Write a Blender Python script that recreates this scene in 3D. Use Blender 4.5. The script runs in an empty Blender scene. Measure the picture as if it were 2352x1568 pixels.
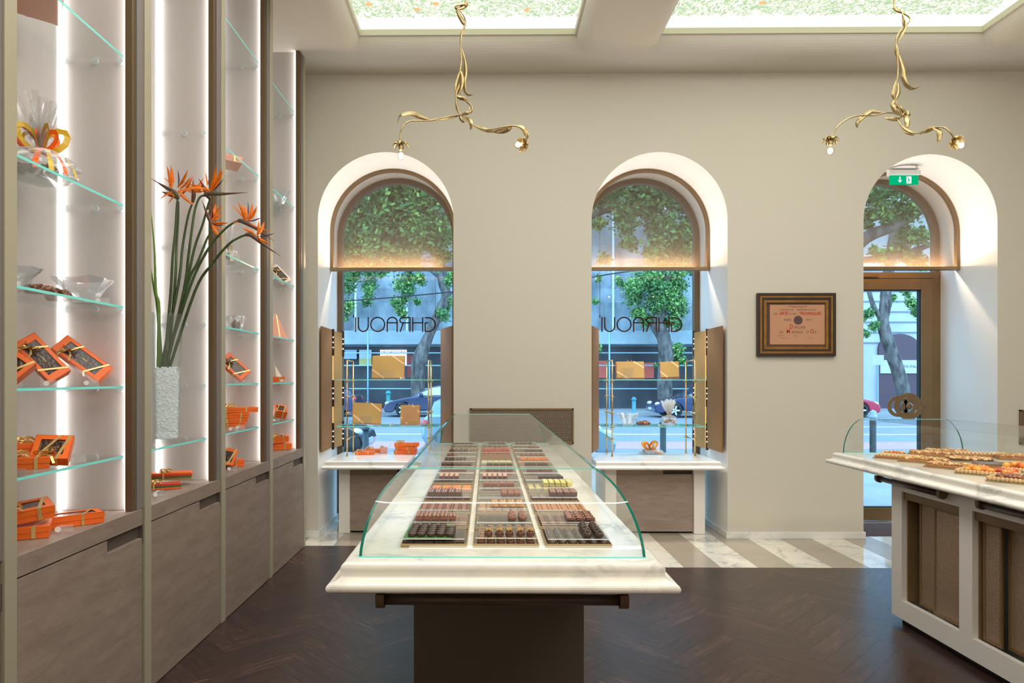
import bpy, math, random
from mathutils import Vector, Matrix, Euler
PI = math.pi
rnd = random.Random(7)
COL = bpy.context.scene.collection
EYE = 1.45; FPX = 1568.0; PX0 = 1102.0; PY0 = 868.0; YAW = 0.0105

def at(x, y, Y):
    """the real point seen at photo pixel (x, y) on the plane of world depth Y"""
    a = (x - PX0) / FPX; b = (PY0 - y) / FPX; s, c = math.sin(YAW), math.cos(YAW)
    t = Y / (c + a * s)
    return Vector((t * (-s + a * c), Y, EYE + t * b))

def onx(x, y, X):
    a = (x - PX0) / FPX; b = (PY0 - y) / FPX; s, c = math.sin(YAW), math.cos(YAW)
    t = X / (-s + a * c)
    return Vector((X, t * (c + a * s), EYE + t * b))

def onz(x, y, Z):
    a = (x - PX0) / FPX; b = (PY0 - y) / FPX; s, c = math.sin(YAW), math.cos(YAW)
    t = (Z - EYE) / b
    return Vector((t * (-s + a * c), t * (c + a * s), Z))

# ------------------------------------------------------------------ materials
MATS = {}
def _nt(name):
    m = bpy.data.materials.new(name); m.use_nodes = True
    nt = m.node_tree
    for n in list(nt.nodes): nt.nodes.remove(n)
    out = nt.nodes.new('ShaderNodeOutputMaterial')
    return m, nt, out
def N(nt, typ, **kw):
    n = nt.nodes.new(typ)
    for k, v in kw.items():
        if k in n.inputs: n.inputs[k].default_value = v
        else: setattr(n, k, v)
    return n
def c4(c): return (c[0], c[1], c[2], 1.0)
def srgb(r, g, b):
    f = lambda v: (v / 255 / 12.92) if v / 255 <= 0.04045 else ((v / 255 + 0.055) / 1.055) ** 2.4
    return (f(r), f(g), f(b))

def pbr(name, col, rough=0.5, metal=0.0, var=0.0, scale=6.0, bump=0.0, bscale=60.0, stretch=(1, 1, 1), emit=None, es=0.0,
        spec=0.5, coat=0.0, sss=0.0, trans=0.0, alpha=1.0, col2=None):
    if name in MATS: return MATS[name]
    m, nt, out = _nt(name)
    p = N(nt, 'ShaderNodeBsdfPrincipled')
    p.inputs['Base Color'].default_value = c4(col); p.inputs['Roughness'].default_value = rough
    p.inputs['Metallic'].default_value = metal; p.inputs['Specular IOR Level'].default_value = spec
    p.inputs['Coat Weight'].default_value = coat; p.inputs['Coat Roughness'].default_value = 0.08
    p.inputs['Transmission Weight'].default_value = trans
    p.inputs['Alpha'].default_value = alpha
    if sss: p.inputs['Subsurface Weight'].default_value = sss; p.inputs['Subsurface Scale'].default_value = 0.01
    if emit: p.inputs['Emission Color'].default_value = c4(emit); p.inputs['Emission Strength'].default_value = es
    if var > 0 or bump > 0 or col2:
        tc = N(nt, 'ShaderNodeTexCoord'); mp = N(nt, 'ShaderNodeMapping'); mp.inputs['Scale'].default_value = stretch
        nt.links.new(tc.outputs['Object'], mp.inputs['Vector'])
        nz = N(nt, 'ShaderNodeTexNoise', Scale=scale, Detail=5.0, Roughness=0.6)
        nt.links.new(mp.outputs[0], nz.inputs['Vector'])
        if var > 0 or col2:
            rp = N(nt, 'ShaderNodeValToRGB')
            c2 = col2 or tuple(max(0, v * (1 - var)) for v in col)
            c1 = col if col2 else tuple(min(1, v * (1 + var * 0.6)) for v in col)
            rp.color_ramp.elements[0].position = 0.35; rp.color_ramp.elements[1].position = 0.65
            rp.color_ramp.elements[0].color = c4(c2); rp.color_ramp.elements[1].color = c4(c1)
            nt.links.new(nz.outputs['Fac'], rp.inputs[0]); nt.links.new(rp.outputs[0], p.inputs['Base Color'])
        if bump > 0:
            n2 = N(nt, 'ShaderNodeTexNoise', Scale=bscale, Detail=3.0)
            nt.links.new(mp.outputs[0], n2.inputs['Vector'])
            bp = N(nt, 'ShaderNodeBump', Strength=bump, Distance=0.01)
            nt.links.new(n2.outputs['Fac'], bp.inputs['Height']); nt.links.new(bp.outputs[0], p.inputs['Normal'])
    nt.links.new(p.outputs[0], out.inputs[0])
    MATS[name] = m
    return m

def emis(name, col, s):
    if name in MATS: return MATS[name]
    m, nt, out = _nt(name)
    e = N(nt, 'ShaderNodeEmission', Strength=s); e.inputs[0].default_value = c4(col)
    nt.links.new(e.outputs[0], out.inputs[0]); MATS[name] = m
    return m

def thin_glass(name, tint=(0.95, 0.98, 0.97), refl=1.0, rough=0.0, haze=0.0, base=0.0):
    """flat sheet: passes light straight, mirrors by Fresnel"""
    if name in MATS: return MATS[name]
    m, nt, out = _nt(name)
    tr = N(nt, 'ShaderNodeBsdfTransparent'); tr.inputs[0].default_value = c4(tint)
    gl = N(nt, 'ShaderNodeBsdfGlossy', Roughness=rough)
    fr = N(nt, 'ShaderNodeFresnel', IOR=1.45)
    ge = N(nt, 'ShaderNodeNewGeometry'); im = N(nt, 'ShaderNodeMath', operation='MULTIPLY_ADD'); im.inputs[1].default_value = 1 / 1.45 - 1.45; im.inputs[2].default_value = 1.45
    nt.links.new(ge.outputs['Backfacing'], im.inputs[0]); nt.links.new(im.outputs[0], fr.inputs['IOR'])
    mu = N(nt, 'ShaderNodeMath', operation='MULTIPLY_ADD'); mu.inputs[1].default_value = refl; mu.inputs[2].default_value = base
    nt.links.new(fr.outputs[0], mu.inputs[0])
    mx = N(nt, 'ShaderNodeMixShader')
    nt.links.new(mu.outputs[0], mx.inputs[0]); nt.links.new(tr.outputs[0], mx.inputs[1]); nt.links.new(gl.outputs[0], mx.inputs[2])
    last = mx
    if haze > 0:
        df = N(nt, 'ShaderNodeBsdfDiffuse'); df.inputs[0].default_value = (0.9, 0.93, 0.95, 1)
        m2 = N(nt, 'ShaderNodeMixShader'); m2.inputs[0].default_value = haze
        nt.links.new(mx.outputs[0], m2.inputs[1]); nt.links.new(df.outputs[0], m2.inputs[2]); last = m2
    nt.links.new(last.outputs[0], out.inputs[0]); MATS[name] = m
    return m

def wood(name, ca, cb, rough=0.45, axis='Z', sc=1.0):
    m, nt, out = _nt(name)
    p = N(nt, 'ShaderNodeBsdfPrincipled', Roughness=rough)
    tc = N(nt, 'ShaderNodeTexCoord'); mp = N(nt, 'ShaderNodeMapping')
    s = {'Z': (6, 6, 1.2), 'Y': (6, 1.2, 6), 'X': (1.2, 6, 6), 'V': (14, 14, 1.0)}[axis]
    mp.inputs['Scale'].default_value = tuple(v * sc for v in s)
    nt.links.new(tc.outputs['Object'], mp.inputs['Vector'])
    n1 = N(nt, 'ShaderNodeTexNoise', Scale=2.2, Detail=7.0, Roughness=0.62, Distortion=0.9)
    n2 = N(nt, 'ShaderNodeTexNoise', Scale=22.0, Detail=4.0)
    nt.links.new(mp.outputs[0], n1.inputs['Vector']); nt.links.new(mp.outputs[0], n2.inputs['Vector'])
    ad = N(nt, 'ShaderNodeMath', operation='MULTIPLY_ADD'); ad.inputs[1].default_value = 0.35
    nt.links.new(n2.outputs['Fac'], ad.inputs[0]); nt.links.new(n1.outputs['Fac'], ad.inputs[2])
    rp = N(nt, 'ShaderNodeValToRGB'); rp.color_ramp.elements[0].position = 0.5; rp.color_ramp.elements[1].position = 0.85
    rp.color_ramp.elements[0].color = c4(ca); rp.color_ramp.elements[1].color = c4(cb)
    nt.links.new(ad.outputs[0], rp.inputs[0]); nt.links.new(rp.outputs[0], p.inputs['Base Color'])
    bp = N(nt, 'ShaderNodeBump', Strength=0.08, Distance=0.004)
    nt.links.new(ad.outputs[0], bp.inputs['Height']); nt.links.new(bp.outputs[0], p.inputs['Normal'])
    nt.links.new(p.outputs[0], out.inputs[0]); MATS[name] = m
    return m

def marble(name, base, vein, rough=0.12, sc=1.0, amt=0.5):
    m, nt, out = _nt(name)
    p = N(nt, 'ShaderNodeBsdfPrincipled', Roughness=rough)
    p.inputs['Coat Weight'].default_value = 0.2
    tc = N(nt, 'ShaderNodeTexCoord')
    n0 = N(nt, 'ShaderNodeTexNoise', Scale=1.6 * sc, Detail=6.0, Roughness=0.65, Distortion=1.6)
    nt.links.new(tc.outputs['Object'], n0.inputs['Vector'])
    rp = N(nt, 'ShaderNodeValToRGB'); e = rp.color_ramp.elements
    e[0].position = 0.45; e[0].color = (0, 0, 0, 1); e[1].position = 0.55; e[1].color = (0, 0, 0, 1)
    k = e.new(0.5); k.color = (1, 1, 1, 1)
    nt.links.new(n0.outputs['Fac'], rp.inputs[0])
    n1 = N(nt, 'ShaderNodeTexNoise', Scale=3.0 * sc, Detail=4.0)
    nt.links.new(tc.outputs['Object'], n1.inputs['Vector'])
    r1 = N(nt, 'ShaderNodeValToRGB'); r1.color_ramp.elements[0].position = 0.42; r1.color_ramp.elements[1].position = 0.66
    nt.links.new(n1.outputs['Fac'], r1.inputs[0])
    mu = N(nt, 'ShaderNodeMath', operation='MULTIPLY'); nt.links.new(rp.outputs[0], mu.inputs[0]); nt.links.new(r1.outputs[0], mu.inputs[1])
    m2 = N(nt, 'ShaderNodeMath', operation='MULTIPLY'); m2.inputs[1].default_value = amt; nt.links.new(mu.outputs[0], m2.inputs[0])
    r2 = N(nt, 'ShaderNodeMath', operation='MULTIPLY_ADD'); r2.inputs[1].default_value = 0.16 * amt
    nt.links.new(r1.outputs[0], r2.inputs[0]); nt.links.new(m2.outputs[0], r2.inputs[2])
    mx = N(nt, 'ShaderNodeMix', data_type='RGBA'); mx.inputs[6].default_value = c4(base); mx.inputs[7].default_value = c4(vein)
    nt.links.new(r2.outputs[0], mx.inputs[0]); nt.links.new(mx.outputs[2], p.inputs['Base Color'])
    nt.links.new(p.outputs[0], out.inputs[0]); MATS[name] = m
    return m

def perforated(name, col, hole, scale, metal=0.6, rough=0.4, see=0.0, trans_col=(1, 1, 1), bump=0.6, cut=0.28, axis='XZ'):
    """metal or fabric sheet with a fine round pattern; SEE lets that share of light through everywhere"""
    m, nt, out = _nt(name)
    p = N(nt, 'ShaderNodeBsdfPrincipled', Roughness=rough, Metallic=metal)
    tc = N(nt, 'ShaderNodeTexCoord'); v = N(nt, 'ShaderNodeTexVoronoi', Scale=scale); v.inputs['Randomness'].default_value = 0.15
    mpp = N(nt, 'ShaderNodeMapping'); mpp.inputs['Rotation'].default_value = (PI / 4, PI / 4 if axis == 'XZ' else 0, 0); nt.links.new(tc.outputs['Object'], mpp.inputs['Vector']); nt.links.new(mpp.outputs[0], v.inputs['Vector'])
    rp = N(nt, 'ShaderNodeValToRGB'); rp.color_ramp.elements[0].position = cut - 0.06; rp.color_ramp.elements[1].position = cut + 0.06
    rp.color_ramp.elements[0].color = c4(hole); rp.color_ramp.elements[1].color = c4(col)
    nt.links.new(v.outputs['Distance'], rp.inputs[0]); nt.links.new(rp.outputs[0], p.inputs['Base Color'])
    bp = N(nt, 'ShaderNodeBump', Strength=bump, Distance=0.004)
    nt.links.new(v.outputs['Distance'], bp.inputs['Height']); nt.links.new(bp.outputs[0], p.inputs['Normal'])
    last = p
    if see > 0:
        tl = N(nt, 'ShaderNodeBsdfTranslucent'); tl.inputs[0].default_value = c4(col)
        m1 = N(nt, 'ShaderNodeMixShader'); m1.inputs[0].default_value = 0.35
        nt.links.new(p.outputs[0], m1.inputs[1]); nt.links.new(tl.outputs[0], m1.inputs[2])
        tr = N(nt, 'ShaderNodeBsdfTransparent'); tr.inputs[0].default_value = c4(trans_col)
        m2 = N(nt, 'ShaderNodeMixShader'); m2.inputs[0].default_value = see
        nt.links.new(m1.outputs[0], m2.inputs[1]); nt.links.new(tr.outputs[0], m2.inputs[2]); last = m2
    nt.links.new(last.outputs[0], out.inputs[0]); MATS[name] = m
    return m

# ------------------------------------------------------------------ mesh building
class MB:
    def __init__(s): s.v = []; s.f = []; s.mi = []; s.sm = []; s.cur = 0; s.smooth = False; s.T = None
    def add(s, vs, fs):
        o = len(s.v)
        for q in vs:
            q = Vector(q)
            s.v.append(s.T @ q if s.T is not None else q)
        for f in fs: s.f.append([i + o for i in f]); s.mi.append(s.cur); s.sm.append(s.smooth)
        return s
    def box(s, x0, x1, y0, y1, z0, z1):
        sm = s.smooth; s.smooth = False
        s.add([(x0, y0, z0), (x1, y0, z0), (x1, y1, z0), (x0, y1, z0), (x0, y0, z1), (x1, y0, z1), (x1, y1, z1), (x0, y1, z1)],
              [(0, 3, 2, 1), (4, 5, 6, 7), (0, 1, 5, 4), (1, 2, 6, 5), (2, 3, 7, 6), (3, 0, 4, 7)])
        s.smooth = sm; return s
    def cbox(s, cx, cy, cz, sx, sy, sz): return s.box(cx - sx / 2, cx + sx / 2, cy - sy / 2, cy + sy / 2, cz - sz / 2, cz + sz / 2)
    def quad(s, a, b, c, d): return s.add([a, b, c, d], [(0, 1, 2, 3)])
    def tube(s, pts, r, n=8, caps=True):
        pts = [Vector(p) for p in pts]; k = len(pts)
        rr = r if isinstance(r, (list, tuple)) else [r] * k
        vs = []; up = None
        for i, p in enumerate(pts):
            t = (pts[min(i + 1, k - 1)] - pts[max(i - 1, 0)])
            if t.length < 1e-9: t = Vector((0, 0, 1))
            t.normalize()
            if up is None:
                up = Vector((0, 0, 1)) if abs(t.z) < 0.9 else Vector((1, 0, 0))
            a = t.cross(up)
            if a.length < 1e-6: a = t.orthogonal()
            a.normalize(); b = a.cross(t).normalized(); up = b
            for j in range(n):
                an = 2 * PI * j / n
                vs.append(p + a * (math.cos(an) * rr[i]) + b * (math.sin(an) * rr[i]))
        fs = []
        for i in range(k - 1):
            for j in range(n):
                fs.append((i * n + j, i * n + (j + 1) % n, (i + 1) * n + (j + 1) % n, (i + 1) * n + j))
        if caps: fs.append(tuple(range(n - 1, -1, -1))); fs.append(tuple((k - 1) * n + j for j in range(n)))
        sm = s.smooth; s.smooth = True; s.add(vs, fs); s.smooth = sm
        return s
    def lathe(s, prof, n=20, c=(0, 0, 0), sx=1.0, sy=1.0, smooth=True):
        vs = []; fs = []; m = len(prof)
        for r, z in prof:
            for j in range(n):
                a = 2 * PI * j / n; vs.append((c[0] + r * sx * math.cos(a), c[1] + r * sy * math.sin(a), c[2] + z))
        for i in range(m - 1):
            for j in range(n): fs.append((i * n + j, i * n + (j + 1) % n, (i + 1) * n + (j + 1) % n, (i + 1) * n + j))
        if prof[0][0] > 1e-6: fs.append(tuple(range(n - 1, -1, -1)))
        if prof[-1][0] > 1e-6: fs.append(tuple((m - 1) * n + j for j in range(n)))
        sm = s.smooth; s.smooth = smooth; s.add(vs, fs); s.smooth = sm
        return s
    def ball(s, c, r, n=10, m=7, sc=(1, 1, 1)):
        prof = [(max(1e-7, math.sin(PI * i / m)) * 1.0, -math.cos(PI * i / m)) for i in range(m + 1)]
        vs = []; fs = []
        for q, z in prof:
            for j in range(n):
                a = 2 * PI * j / n; vs.append((c[0] + r * sc[0] * q * math.cos(a), c[1] + r * sc[1] * q * math.sin(a), c[2] + r * sc[2] * z))
        for i in range(m):
            for j in range(n): fs.append((i * n + j, i * n + (j + 1) % n, (i + 1) * n + (j + 1) % n, (i + 1) * n + j))
        sm = s.smooth; s.smooth = True; s.add(vs, fs); s.smooth = sm
        return s
    def prism(s, poly, d0, d1, plane='xz'):
        """poly of (u, v); xz: depth along y; xy: depth along z; yz: depth along x"""
        f = {'xz': lambda u, v, d: (u, d, v), 'xy': lambda u, v, d: (u, v, d), 'yz': lambda u, v, d: (d, u, v)}[plane]
        n = len(poly)
        vs = [f(u, v, d0) for u, v in poly] + [f(u, v, d1) for u, v in poly]
        fs = [tuple(range(n)), tuple(range(2 * n - 1, n - 1, -1))] + [(i, i + n, (i + 1) % n + n, (i + 1) % n) for i in range(n)]
        return s.add(vs, fs)
    def ribbon(s, pts, w, nrm=None, roll=0.0, thick=0.0):
        """flat strip along pts, width w (number or list); nrm: the direction it faces"""
        pts = [Vector(p) for p in pts]; k = len(pts)
        ww = w if isinstance(w, (list, tuple)) else [w] * k
        vs = []
        for i, p in enumerate(pts):
            t = (pts[min(i + 1, k - 1)] - pts[max(i - 1, 0)]).normalized()
            nn = Vector(nrm[i] if isinstance(nrm, list) else (nrm or (0, -1, 0)))
            a = t.cross(nn)
            if a.length < 1e-6: a = t.orthogonal()
            a.normalize()
            if roll: a = Matrix.Rotation(roll * i / (k - 1), 3, t) @ a
            vs += [p - a * ww[i] / 2, p + a * ww[i] / 2]
        s.add(vs, [(2 * i, 2 * i + 1, 2 * i + 3, 2 * i + 2) for i in range(k - 1)])
        return s
    def build(s, name, mats, parent=None, world=False, bevel=0.0, label=None, seg=2, uv=None):
        if not isinstance(mats, (list, tuple)): mats = [mats]
        if parent is None and not getattr(s, 'keep', False):
            xs = [q.x for q in s.v]; ys = [q.y for q in s.v]; zs = [q.z for q in s.v]
            org = Vector(((min(xs) + max(xs)) / 2, (min(ys) + max(ys)) / 2, min(zs)))
        elif world and parent is not None:
            org = Vector((0, 0, 0)); q = parent
            while q is not None: org += q.location; q = q.parent
        else: org = Vector((0, 0, 0))
        me = bpy.data.meshes.new(name)
        me.from_pydata([tuple(q - org) for q in s.v], [], s.f)
        for mt in mats: me.materials.append(mt)
        me.polygons.foreach_set('material_index', s.mi); me.polygons.foreach_set('use_smooth', s.sm)
        me.update()
        o = bpy.data.objects.new(name, me); COL.objects.link(o)
        if parent is None: o.location = org
        else: o.parent = parent
        if bevel > 0:
            b = o.modifiers.new('edge', 'BEVEL'); b.width = bevel; b.segments = seg; b.limit_method = 'ANGLE'; b.angle_limit = 0.6
        if label: o['label'] = label
        return o

def struct(o): o['kind'] = 'structure'; return o
def tag(o, label, cat, group=None, kind=None):
    o['label'] = label; o['category'] = cat
    if group: o['group'] = group
    if kind: o['kind'] = kind
    return o
def thing(name, label, cat, loc=(0, 0, 0), rot=(0, 0, 0), group=None):
    o = bpy.data.objects.new(name, None); COL.objects.link(o)
    o.empty_display_size = 0.05
    o.location = loc; o.rotation_euler = rot
    return tag(o, label, cat, group)
def copy_tree(root, loc, rot=None, label=None, group=None):
    def cp(o, par):
        c = o.copy(); COL.objects.link(c)
        if par is not None: c.parent = par
        for ch in KIDS.get(o.name, [k for k in o.children]): cp(ch, c)
        return c
    r = cp(root, None); r.location = loc
    if rot is not None: r.rotation_euler = rot
    if label: r['label'] = label
    if group: r['group'] = group
    return r
KIDS = {}

def spline(pts, n=8):
    """Catmull-Rom through the points"""
    pts = [Vector(p) for p in pts]; out = []
    for i in range(len(pts) - 1):
        p0 = pts[max(i - 1, 0)]; p1 = pts[i]; p2 = pts[i + 1]; p3 = pts[min(i + 2, len(pts) - 1)]
        for j in range(n):
            t = j / n
            out.append(0.5 * ((2 * p1) + (p2 - p0) * t + (2 * p0 - 5 * p1 + 4 * p2 - p3) * t * t + (3 * p1 - p0 - 3 * p2 + p3) * t ** 3))
    out.append(pts[-1]); return out

def text_mesh(body, size, depth=0.0, spacing=1.0, align='CENTER', bold=0.0):
    cu = bpy.data.curves.new('lettering', 'FONT'); cu.body = body; cu.size = size; cu.extrude = depth
    cu.align_x = align; cu.space_character = spacing; cu.offset = bold; cu.resolution_u = 3
    ob = bpy.data.objects.new('lettering', cu); COL.objects.link(ob)
    dg = bpy.context.evaluated_depsgraph_get(); dg.update()
    me = bpy.data.meshes.new_from_object(ob.evaluated_get(dg))
    vs = [v.co.copy() for v in me.vertices]; fs = [tuple(p.vertices) for p in me.polygons]
    bpy.data.objects.remove(ob); bpy.data.curves.remove(cu); bpy.data.meshes.remove(me)
    return vs, fs
def put_text(mb, body, size, org, spacing=1.0, depth=0.0, bold=0.0, xdir=(1, 0, 0), zdir=(0, 0, 1), sx=1.0):
    vs, fs = text_mesh(body, size, depth, spacing, bold=bold)
    X = Vector(xdir); Z = Vector(zdir); Nn = X.cross(Z); o = Vector(org)
    mb.add([o + X * v.x * sx + Z * v.y + Nn * v.z for v in vs], fs)
# ================================================================== materials in use
M_wall = pbr('wall_paint', (0.64, 0.605, 0.52), 0.75)
M_reveal = pbr('reveal_uplit_white', (0.82, 0.81, 0.78), 0.7)  # whiter than the walls: part of the recess uplight is in this colour
M_ceil = pbr('ceiling_paint', (0.70, 0.65, 0.57), 0.8)
M_lip = pbr('coffer_lip', (0.72, 0.70, 0.52), 0.6)
M_cwhite = emis('cove_white', (1.0, 0.98, 0.94), 1.12)
M_bronze = pbr('bronze', (0.22, 0.135, 0.06), 0.5, 0.2, var=0.12, scale=3)
M_bronze_d = pbr('bronze_dark', (0.16, 0.10, 0.05), 0.45, 0.3)
M_gold = pbr('golden_panel', (0.42, 0.23, 0.07), 0.6, 0.0, spec=0.2)
M_panel = pbr('panel_bronze', (0.24, 0.125, 0.045), 0.6, 0.0, spec=0.15)
M_brass = pbr('brass', (0.68, 0.45, 0.20), 0.22, 0.95)
M_vine = pbr('aged_brass', (0.45, 0.34, 0.16), 0.34, 0.85, var=0.3, scale=25)
M_marble = marble('cream_marble', (0.84, 0.81, 0.73), (0.30, 0.31, 0.29), 0.12, 1.7, 0.5)
M_marble_w = marble('white_marble', (0.84, 0.83, 0.80), (0.40, 0.42, 0.42), 0.15, 1.0, 0.4)
M_tile_w = marble('tile_white', (0.80, 0.76, 0.66), (0.32, 0.34, 0.33), 0.08, 1.4, 0.8)
M_tile_t = pbr('tile_taupe', (0.40, 0.345, 0.275), 0.16, var=0.08, scale=3)
M_oak = wood('greige_oak', (0.235, 0.175, 0.14), (0.32, 0.25, 0.205), 0.5, 'Y', 1.3)
M_oakx = wood('greige_oak_x', (0.27, 0.20, 0.16), (0.36, 0.28, 0.23), 0.5, 'X', 1.6)
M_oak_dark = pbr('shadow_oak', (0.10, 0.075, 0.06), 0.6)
M_back = pbr('grey_panel', (0.50, 0.465, 0.445), 0.6, var=0.05, scale=2, stretch=(3, 3, 0.3))
M_trim = pbr('champagne_trim', (0.42, 0.385, 0.28), 0.4, 0.15)
M_trimg = pbr('grey_trim', (0.20, 0.175, 0.16), 0.5)
M_darkbody = pbr('shaded_taupe', (0.085, 0.07, 0.05), 0.6)  # shade under the counter top is put into this base colour
M_darkwood = wood('dark_oak_bar', (0.035, 0.022, 0.015), (0.10, 0.065, 0.045), 0.35, 'X', 1.5)
M_white = pbr('warm_white', (0.80, 0.77, 0.72), 0.45)
M_led = emis('led_white', (1.0, 0.97, 0.93), 8.0)
M_leds = emis('led_soft', (1.0, 0.97, 0.93), 4.0)
M_ledwarm = emis('led_warm', (1.0, 0.72, 0.42), 9.0)
M_glass = thin_glass('clear_glass', (0.97, 0.99, 0.98), 0.62)
M_glass2 = thin_glass('window_glass', (0.93, 0.97, 1.0), 0.7)
M_acryl = thin_glass('acrylic', (0.97, 0.972, 0.965), 0.5, 0.02, 0.025)
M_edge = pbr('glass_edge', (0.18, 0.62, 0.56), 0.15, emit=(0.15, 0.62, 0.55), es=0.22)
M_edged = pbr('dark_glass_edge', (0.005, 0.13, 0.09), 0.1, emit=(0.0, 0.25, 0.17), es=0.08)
M_mesh = perforated('mesh_fabric', (0.19, 0.135, 0.095), (0.09, 0.06, 0.04), 130, 0.0, 0.7, see=0.52, trans_col=(0.95, 0.88, 0.78), bump=0.2)
M_grille = perforated('grille_mesh', (0.38, 0.26, 0.17), (0.10, 0.07, 0.05), 95, 0.4, 0.42, bump=0.6, axis='YZ')
M_grille2 = perforated('grille_mesh_small', (0.20, 0.15, 0.11), (0.06, 0.045, 0.035), 70, 0.3, 0.5, bump=0.4, cut=0.35)

# ================================================================== room constants
YW = 6.20; YG = 7.04; ZC = 4.21; XL = -1.571; XB = -1.925; XR = 5.6; YN = -2.6
ARCHES = [(-0.9215, 0.618, 2.887), (1.563, 0.614, 2.883), (4.00, 0.60, 2.868)]   # centre x, radius, springing height
NA = 32

def arch_pts(cx, r, zs, n=NA): return [(cx - r * math.cos(PI * i / n), zs + r * math.sin(PI * i / n)) for i in range(n + 1)]

# window wall with three arched openings down to the floor
w = MB()
edges = [XB - 0.1] + [e for a in ARCHES for e in (a[0] - a[1], a[0] + a[1])] + [XR + 0.1]
for i in range(0, len(edges), 2): w.quad((edges[i], YW, 0), (edges[i + 1], YW, 0), (edges[i + 1], YW, ZC + 0.5), (edges[i], YW, ZC + 0.5))
for cx, r, zs in ARCHES:
    ap = arch_pts(cx, r, zs)
    for (x0, z0), (x1, z1) in zip(ap, ap[1:]):
        w.quad((x0, YW, z0), (x1, YW, z1), (x1, YW, ZC + 0.5), (x0, YW, ZC + 0.5))
# outer face
for i in range(0, len(edges), 2): w.quad((edges[i] , YG + .1, 0), (edges[i + 1], YG + .1, 0), (edges[i + 1], YG + .1, ZC + 0.9), (edges[i], YG + .1, ZC + 0.9))
for cx, r, zs in ARCHES:
    ap = arch_pts(cx, r, zs)
    for (x0, z0), (x1, z1) in zip(ap, ap[1:]):
        w.quad((x0, YG + .1, z0), (x1, YG + .1, z1), (x1, YG + .1, ZC + 0.9), (x0, YG + .1, ZC + 0.9))
w.cur = 1
for cx, r, zs in ARCHES:
    ap = [(cx - r, 0.0)] + arch_pts(cx, r, zs) + [(cx + r, 0.0)]
    w.smooth = False
    for (x0, z0), (x1, z1) in zip(ap, ap[1:]):
        w.quad((x0, YW, z0), (x0, YG + 0.1, z0), (x1, YG + 0.1, z1), (x1, YW, z1))
struct(w.build('wall_back', [M_wall, M_reveal]))
b = MB(); b.box(XB - 0.12, XB - 0.004, YN, YW, 0, ZC + 0.5); struct(b.build('wall_left', M_wall))
b = MB(); b.box(XR, XR + 0.1, YN, YW, 0, ZC + 0.5); struct(b.build('wall_right', M_wall))
b = MB(); b.box(XB - 0.1, XR + 0.1, YN - 0.1, YN, 0, ZC + 0.5); struct(b.build('wall_front', M_wall))
# baseboards of marble on the piers, returning into the recesses
b = MB(); T_ = 0.014; HB_ = 0.062
for i in range(0, len(edges), 2):
    x0, x1 = edges[i], edges[i + 1]
    b.box(x0 - (T_ if i else 0), x1 + (T_ if i < 6 else 0), YW - T_, YW - 0.0005, 0, HB_)
for cx, r, zs in ARCHES:
    b.box(cx - r + 0.0005, cx - r + T_, YW, YG - 0.03, 0, HB_); b.box(cx + r - T_, cx + r - 0.0005, YW, YG - 0.03, 0, HB_)
struct(b.build('baseboard_back', M_marble_w, bevel=0.003))

# ------------------------------------------------------------------ floor: herringbone oak + striped stone border
def clip_half(poly, ax, lim, keep_less):
    out = []
    for i in range(len(poly)):
        p, q = poly[i], poly[(i + 1) % len(poly)]
        ip = (p[ax] <= lim) if keep_less else (p[ax] >= lim); iq = (q[ax] <= lim) if keep_less else (q[ax] >= lim)
        if ip: out.append(p)
        if ip != iq:
            t = (lim - p[ax]) / (q[ax] - p[ax]); out.append(tuple(p[k] + (q[k] - p[k]) * t for k in range(4)))
    return out
YE_L, YE_R, XSTEP = 5.89, 5.245, 0.2
vs, fs, uvs, cols = [], [], [], []
Lp, Wp = 0.56, 0.112; c45 = math.cos(PI / 4)
r_ = random.Random(3)
for i in range(-70, 90):
    for j in range(-14, 16):
        for kind in (0, 1):
            bx, by = i * Wp + j * Lp, i * Wp - j * Lp
            g = 0.0005
            if kind == 0: rect = [(bx + g, by + g), (bx + Lp - g, by + g), (bx + Lp - g, by + Wp - g), (bx + g, by + Wp - g)]; uv = [(0, 0), (Lp, 0), (Lp, Wp), (0, Wp)]
            else: rect = [(bx - Wp + g, by + g), (bx - g, by + g), (bx - g, by + Lp - g), (bx - Wp + g, by + Lp - g)]; uv = [(0, 0), (0, Wp), (Lp, Wp), (Lp, 0)]
            pw = [((u - v) * c45 + 1.0, (u + v) * c45 + 2.0, q[0], q[1]) for (u, v), q in zip(rect, uv)]
            xs = [p[0] for p in pw]; ys = [p[1] for p in pw]
            if max(xs) < XB or min(xs) > XR or max(ys) < YN or min(ys) > YE_L: continue
            ou, ov, tone = r_.uniform(0, 50), r_.uniform(0, 50), r_.random()
            def put(poly):
                if len(poly) < 3: return
                o = len(vs); vs.extend([(p[0], p[1], 0.0) for p in poly]); fs.append(tuple(range(o, o + len(poly))))
                uvs.extend([(p[2] + ou, p[3] + ov) for p in poly]); cols.extend([tone] * len(poly))
            base = clip_half(clip_half(pw, 0, XR, True), 1, YN, False)
            put(clip_half(clip_half(base, 0, XSTEP, True), 1, YE_L, True) if base else [])
            rb = clip_half(base, 0, XSTEP, False)
            put(clip_half(rb, 1, YE_R, True) if rb else [])
me = bpy.data.meshes.new('floor'); me.from_pydata(vs, [], fs)
ul = me.uv_layers.new(name='UVMap'); ca = me.attributes.new('tone', 'FLOAT', 'POINT')
for p in me.polygons:
    for li in p.loop_indices: ul.data[li].uv = uvs[me.loops[li].vertex_index]
for i, c in enumerate(cols): ca.data[i].value = c
m, nt, out = _nt('herringbone_oak')
p = N(nt, 'ShaderNodeBsdfPrincipled', Roughness=0.3)
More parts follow.
